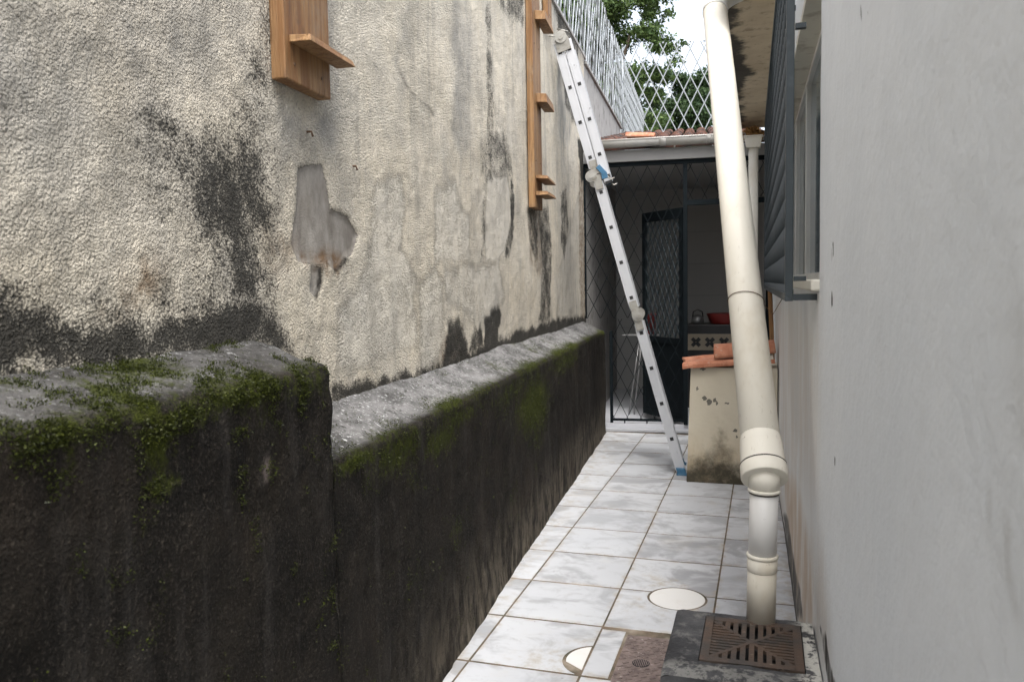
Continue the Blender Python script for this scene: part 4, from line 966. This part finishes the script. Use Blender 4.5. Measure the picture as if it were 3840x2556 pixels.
# rear downpipe with hopper
hp = empty('rear_downpipe', (-.105, 7.72, 0), 'slim cream downpipe with a hopper head in the far corner', 'pipe')
b = MB(); b.tube([(-.105,7.72,0),(-.105,7.72,2.70)], .043, 24); fin(b.build('pipe', M['pvc']), hp)
b = MB(); b.hexa([(-.165,7.66,2.68),(-.045,7.66,2.68),(-.045,7.78,2.68),(-.165,7.78,2.68),(-.185,7.64,2.77),(-.03,7.64,2.77),(-.03,7.80,2.77),(-.185,7.80,2.77)]); b.box(-.19,-.025,7.635,7.805,2.772,2.785); fin(b.build('hopper', M['pvc'], None, .003), hp)
def leaves(name, mat, centres, n, size, parent=None, seed=1, flat=.0, aspect=.45):
    rg = np.random.default_rng(seed); C = np.array([c[:3] for c in centres]); R = np.array([c[3:6] for c in centres]); w = (R[:,0]*R[:,1]*R[:,2])**.8; pick = rg.choice(len(C), n, p=w/w.sum())
    d = rg.normal(size=(n,3)); d /= np.linalg.norm(d, axis=1)[:,None]; rad = rg.random(n)**.55; rad[rg.random(n) < .06] *= 1.18
    p = C[pick]+d*rad[:,None]*R[pick]
    a = rg.normal(size=(n,3)); a[:,2] -= .35; a /= np.linalg.norm(a, axis=1)[:,None]; b_ = np.cross(a, rg.normal(size=(n,3))); b_ /= np.linalg.norm(b_, axis=1)[:,None]
    sz = size*(.55+.9*rg.random(n)); a = a*sz[:,None]; b_ = b_*(sz*aspect*.5)[:,None]; nn = np.cross(a, b_); nn /= np.linalg.norm(nn, axis=1)[:,None]; 
    V = np.stack([p, p+a*.45+b_, p+a, p+a*.45-b_], 1); V[:,1] += nn*(sz*.08)[:,None]; V[:,3] += nn*(sz*.08)[:,None]
    V = V.reshape(-1,3); idx = np.arange(n)*4; F = np.stack([idx, idx+1, idx+2, idx+3], 1)
    me = bpy.data.meshes.new(name); me.vertices.add(len(V)); me.vertices.foreach_set('co', V.astype(np.float32).ravel()); me.loops.add(F.size); me.loops.foreach_set('vertex_index', F.ravel().astype(np.int32)); me.polygons.add(n)
    me.polygons.foreach_set('loop_start', np.arange(0, F.size, 4, dtype=np.int32)); me.polygons.foreach_set('loop_total', np.full(n, 4, dtype=np.int32)); me.update(calc_edges=True)
    tone = np.clip(rg.normal(.45, .25, n), 0, 1); at = me.attributes.new('tone', 'FLOAT', 'POINT'); at.data.foreach_set('value', np.repeat(tone, 4).astype(np.float32))
    me.materials.append(mat); o = bpy.data.objects.new(name, me); link(o)
    if parent is not None: fin(o, parent)
    return o
tag(leaves('dry_leaves', M['dryleaf'], [(-.11,7.72,2.80,.09,.085,.05),(-.10,7.70,2.83,.06,.06,.045)], 420, .045, None, 5, aspect=.5), 'clump of dry brown leaves filling the hopper of the rear downpipe', 'leaves', kind='stuff')
# a little leaf litter hanging at the gutter
tag(leaves('creeper_tuft', M['dryleaf'], [tuple(GP(.09,.16,2.83))+(.05,.03,.10)], 90, .03, None, 9, aspect=.3), 'dry reddish weed tuft hanging over the gutter end by the ladder', 'weed', kind='stuff')
# gate
ga = empty('iron_gate', tuple(GP(.9, 0, 0)), 'dark iron gate with diamond mesh and its door leaf standing open', 'gate')
b = MB()
gbox(b, .0, GL-.01, -.02, .02, 2.615, 2.655)
gbox(b, .0, .035, -.02, .02, 1.13, 2.615); gbox(b, .262, .29, -.018, .018, .08, 1.0)
gbox(b, .985, 1.025, -.02, .02, .04, 2.615); gbox(b, 1.025, GL-.01, -.02, .02, 2.215, 2.265); gbox(b, GL-.045, GL-.01, -.02, .02, .04, 2.215); gbox(b, .29, .985, -.015, .015, .10, .122); gbox(b, .29, .985, -.012, .012, .05, .062)
for u in (.40, .62): gbox(b, u, u+.012, -.01, .01, .035, .10)
fin(b.build('frame', M['slate_dark'], None, .002), ga)
b = MB()
diamond_bars(b, lambda u, v: GP(.04+u, 0, 1.13+v), .94, 1.48, .135, .27, .0055, .006, GN); diamond_bars(b, lambda u, v: GP(.29+u, 0, .122+v), .69, 1.0, .135, .27, .0055, .006, GN)
diamond_bars(b, lambda u, v: GP(1.03+u, 0, 2.27+v), GL-1.08, .34, .135, .27, .0055, .006, GN)
tag(fin(b.build('mesh_bars', M['slate_dark']), ga), kind='stuff')
# open leaf, hinged at the middle post and swung inwards to the left
hA = GP(.985, -.03, 0); leafd = (Vector((-.385, .43, 0))).normalized(); LL = .70
def LF(u, off, z): return hA+leafd*u+Vector((leafd.y, -leafd.x, 0))*off+Vector((0,0,z))
def lfbox(b, u0, u1, z0, z1, h=.015):
    b.hexa([LF(u0,-h,z0),LF(u1,-h,z0),LF(u1,h,z0),LF(u0,h,z0),LF(u0,-h,z1),LF(u1,-h,z1),LF(u1,h,z1),LF(u0,h,z1)])
b = MB(); lfbox(b, 0, .05, .09, 2.20); lfbox(b, LL-.05, LL, .09, 2.20); lfbox(b, .05, LL-.05, 2.10, 2.20); lfbox(b, .05, LL-.05, .09, .15); lfbox(b, .05, LL-.05, .86, .92); lf = fin(b.build('door_leaf', M['slate_dark'], None, .002), ga)
b = MB(); lfbox(b, .05, LL-.05, .15, .86, .004); o = b.build('kick_panel', M['slate_dark']); o.parent = lf
b = MB(); diamond_bars(b, lambda u, v: LF(.05+u, 0, .92+v), LL-.10, 1.18, .085, .17, .006, .012, Vector((leafd.y, -leafd.x, 0))); o = tag(b.build('leaf_mesh', M['slate']), kind='stuff'); o.parent = lf
# things in the room
st = empty('stove', (-.45, 9.5, .035), 'dark stove with a cream patterned front band inside the shed', 'stove')
b = MB(); b.box(-.85, -.05, 9.3, 9.85, .035, .99); fin(b.build('body', M['dark'], None, .01), st)
b = MB(); b.box(-.835, -.07, 9.285, 9.299, .70, .885); fin(b.build('front_band', M['cream2']), st)
for k in range(5):
    b = MB(); cx_ = -.745+k*.155; 
    for a in range(4):
        q = a*math.pi/2+math.pi/4; b.obox((cx_+math.cos(q)*.033, 9.282, .792+math.sin(q)*.033), (math.cos(q),0,math.sin(q)), (0,1,0), (-math.sin(q),0,math.cos(q)), .028, .0025, .02)
    fin(b.build('rosette', M['dark']), st)
pot = empty('red_basin', (-.4, 9.5, .99), 'red plastic basin standing on the dark stove', 'basin')
b = MB(); b.tube([(-.42,9.5,.991),(-.42,9.5,1.0),(-.42,9.5,1.10),(-.42,9.5,1.11)], [.17,.18,.22,.225], 24); fin(b.build('bowl', M['red']), pot)
kt = empty('kettle', (-.74, 9.48, .99), 'small pale kettle at the left end of the dark stove', 'kettle')
b = MB(); b.tube([(-.74,9.48,.991),(-.74,9.48,1.0),(-.74,9.48,1.06),(-.74,9.48,1.09),(-.74,9.48,1.10)], [.06,.075,.07,.04,.012], 20); fin(b.build('body', M['steel']), kt)
b = MB(); b.tube([(-.80,9.48,1.06),(-.79,9.48,1.13),(-.74,9.48,1.155),(-.69,9.48,1.13),(-.68,9.48,1.06)], .007, 8); fin(b.build('handle', M['black']), kt)
rk = empty('folding_rack', (-1.35, 8.75, .035), 'folded metal rack with thin legs inside the shed, left of the open leaf', 'rack')
for (a, c) in (((-1.42,8.7,.036),(-1.30,8.75,.9)), ((-1.36,8.7,.036),(-1.28,8.76,.9)), ((-1.22,8.85,.036),(-1.33,8.74,.9)), ((-1.16,8.85,.036),(-1.27,8.75,.9))):
    b = MB(); b.tube([a, c], .009, 10); fin(b.build('leg', M['steel']), rk)
b = MB(); b.box(-1.48, -1.08, 8.66, 8.86, .9, .915); fin(b.build('top', M['steel'], None, .003), rk)
bk = empty('red_bucket', (-1.25, 8.76, .915), 'red plastic bucket on the folding rack inside the shed', 'bucket')
b = MB(); b.tube([(-1.22,8.76,.9155),(-1.22,8.76,.92),(-1.22,8.76,1.13),(-1.22,8.76,1.14)], [.07,.08,.105,.11], 20); fin(b.build('shell', M['red']), bk)
b = MB(); b.tube([(-1.325,8.76,1.13),(-1.32,8.76,1.2),(-1.22,8.76,1.27),(-1.12,8.76,1.2),(-1.115,8.76,1.13)], .005, 8); fin(b.build('handle', M['steel']), bk)

# ------------------------------------------------------------ security fence on the wall and across the back
def twisted(b, a, c, r=.0085):
    b.tube([a, c], r, 5, cap=False)
def mesh_panel(b, P, L, H, cw, ch, r):
    k = ch/cw; tmp = MB()
    for sg in (1, -1):
        n0 = int((L+H/k)/cw)+2
        for i in range(-n0, n0+1):
            u0 = (i*cw) if sg > 0 else (i*cw)
            va, vb = 0., H
            ua, ub = u0+sg*va/k, u0+sg*vb/k
            if sg > 0:
                if ua < 0: va = -u0*k
                if ub > L: vb = (L-u0)*k
            else:
                if ua > L: va = (u0-L)*k
                if ub < 0: vb = u0*k
            if vb-va < .02: continue
            n = max(1, int(round((vb-va)/(ch/2)))); pts = []
            b.tube([P(u0+sg*va/k, va), P(u0+sg*vb/k, vb)], r, 5, cap=False, smooth=False)
FH = 1.24
fe = empty('wall_top_fence', tuple(WL(8, -.09, 3.74)), 'galvanised diamond mesh security fence along the top of the cream wall', 'fence')
b = MB(); mesh_panel(b, lambda u, v: WL(3.0+u, -.09+.012*math.sin(u*7), 3.735+v), 8.55, FH, .19, .38, .0062); tag(fin(b.build('mesh', M['galv']), fe), kind='stuff')
b = MB(); mesh_panel(b, lambda u, v: WL(11.6+u, -.09, 3.30+v), 9.0, 1.7, .19, .38, .0062); tag(fin(b.build('rear_mesh', M['galv']), fe), kind='stuff')
for s in (3.2, 5.2, 7.2, 9.2, 11.58):
    b = MB(); b.tube([tuple(WL(s, -.115, 3.70)), tuple(WL(s, -.115, 3.735+FH))], .012, 8); fin(b.build('post', M['galv']), fe)
f2 = empty('cross_fence', (-1.0, 11.62, 3.6), 'white galvanised diamond mesh fence across the back above the shed roof', 'fence')
XF0 = Vector((-1.945, 11.57, 0)); XFd = Vector((1, .19, 0)).normalized()
b = MB(); mesh_panel(b, lambda u, v: XF0+XFd*u+Vector((0, .010*math.sin(u*5), 3.60+v)), 3.4, FH, .19, .38, .0085); tag(fin(b.build('mesh', M['galv']), f2), kind='stuff')
b = MB()
k = int(3.4/.19)
for i in range(k): 
    for zc in (3.60, 3.60+.38*3+.1): 
        p = XF0+XFd*(i*.19); b.tube([tuple(p+Vector((0,0,zc-.012))), tuple(p+Vector((0,0,zc+.012)))], .014, 6)
fin(b.build('wire_knots', M['galv']), f2)
for u in (0.0, 1.75, 3.38):
    b = MB(); p = XF0+XFd*u; b.tube([tuple(p+Vector((0,.02,3.35))), tuple(p+Vector((0,.02,3.60+FH)))], .012, 8); fin(b.build('post', M['galv']), f2)

# ------------------------------------------------------------ trees beyond
def tree(name, label, base, blobs, n, leaf, mat, seed, limbs):
    e = empty(name, base, label, 'tree', 'trees beyond the back fence')
    rg = random.Random(seed); B = Vector(base); b = MB()
    for (path, r0, r1) in limbs:
        k = len(path); b.tube([Vector(p) for p in path], [r0+(r1-r0)*i/(k-1) for i in range(k)], 10)
    fin(b.build('trunk', M['bark']), e)
    c = []
    for (x, y, z, r) in blobs:
        for k in range(7):
            d = Vector((rg.gauss(0,1), rg.gauss(0,1), rg.gauss(0,.8))); d.normalize(); q = rg.uniform(.35, .95)*r; s = r*rg.uniform(.28, .5)
            c.append((x+d.x*q, y+d.y*q, z+d.z*q, s, s, s*.75))
    leaves('crown', mat, c, n, leaf, e, seed)
tree('leafy_tree', 'large green leafy tree behind the wall top fence', (-3.6, 17.2, -.1), [(-3.5,17.2,7.2,1.35),(-2.75,17.0,6.8,.85),(-2.75,17.4,7.9,.95),(-4.4,17.5,6.3,1.3),(-3.0,16.8,5.7,.85),(-5.2,17.2,7.6,1.3),(-2.35,17,7.3,.6),(-2.25,17,6.4,.5),(-2.45,17,5.6,.5),(-3.2,17.2,4.8,.9),(-4.1,17.3,4.9,1.1),(-2.1,17,6.9,.35),(-3.4,17,8.6,1.0),(-2.6,17.1,4.9,.5),(-2.07,17,5.97,.4),(-1.8,17,6.4,.3),(-2.3,17,4.8,.45),(-6.2,17.6,6.4,1.4),(-6.0,17.6,8.0,1.3),(-4.6,17.4,8.3,1.2),(-5.2,17.5,5.0,1.2)], 105000, .085, M['leaf'], 3,
     [([(-3.6,17.2,-.1),(-3.55,17.2,2.5),(-3.7,17.2,4.5),(-3.5,17.2,6.8)], .2, .06), ([(-3.65,17.2,4.2),(-3.1,17.1,5.4),(-2.7,17.0,6.6)], .09, .03), ([(-3.6,17.2,4.6),(-4.2,17.4,5.6),(-4.9,17.3,7.2)], .09, .03)])
tree('leafy_tree', 'smaller darker tree low behind the cross fence, near the downpipe', (-1.75, 19.2, -.1), [(-1.65,19.1,6.0,.7),(-1.2,19.0,5.6,.55),(-2.0,19.2,5.3,.7),(-1.9,19.3,4.6,.7),(-1.35,19.1,5.1,.5),(-2.6,19.4,4.6,.8),(-1.75,19.2,5.2,.6),(-1.5,19.2,4.4,.6),(-2.3,19.2,5.9,.5)], 42000, .075, M['leaf2'], 8,
     [([(-1.75,19.2,-.1),(-1.8,19.2,2.6),(-1.7,19.2,4.2),(-1.6,19.1,5.8)], .14, .04), ([(-1.75,19.2,3.6),(-2.1,19.2,4.3),(-2.3,19.3,5.0)], .06, .02)])
tree('leafy_tree', 'dark bushy tree low behind the side fence', (-3.6, 21.5, -.1), [(-3.5,21.5,5.2,1.2),(-2.9,21.2,4.6,.9),(-4.4,21.6,5.0,1.2),(-3.9,21.4,6.2,1.0),(-3.1,21.8,6.0,.8),(-2.7,21.5,5.4,.7)], 24000, .10, M['leaf2'], 12,
     [([(-3.6,21.5,-.1),(-3.6,21.5,2.4),(-3.5,21.5,4.4)], .18, .06), ([(-3.6,21.5,2.6),(-3.2,21.4,3.6),(-2.9,21.2,4.6)], .08, .03)])
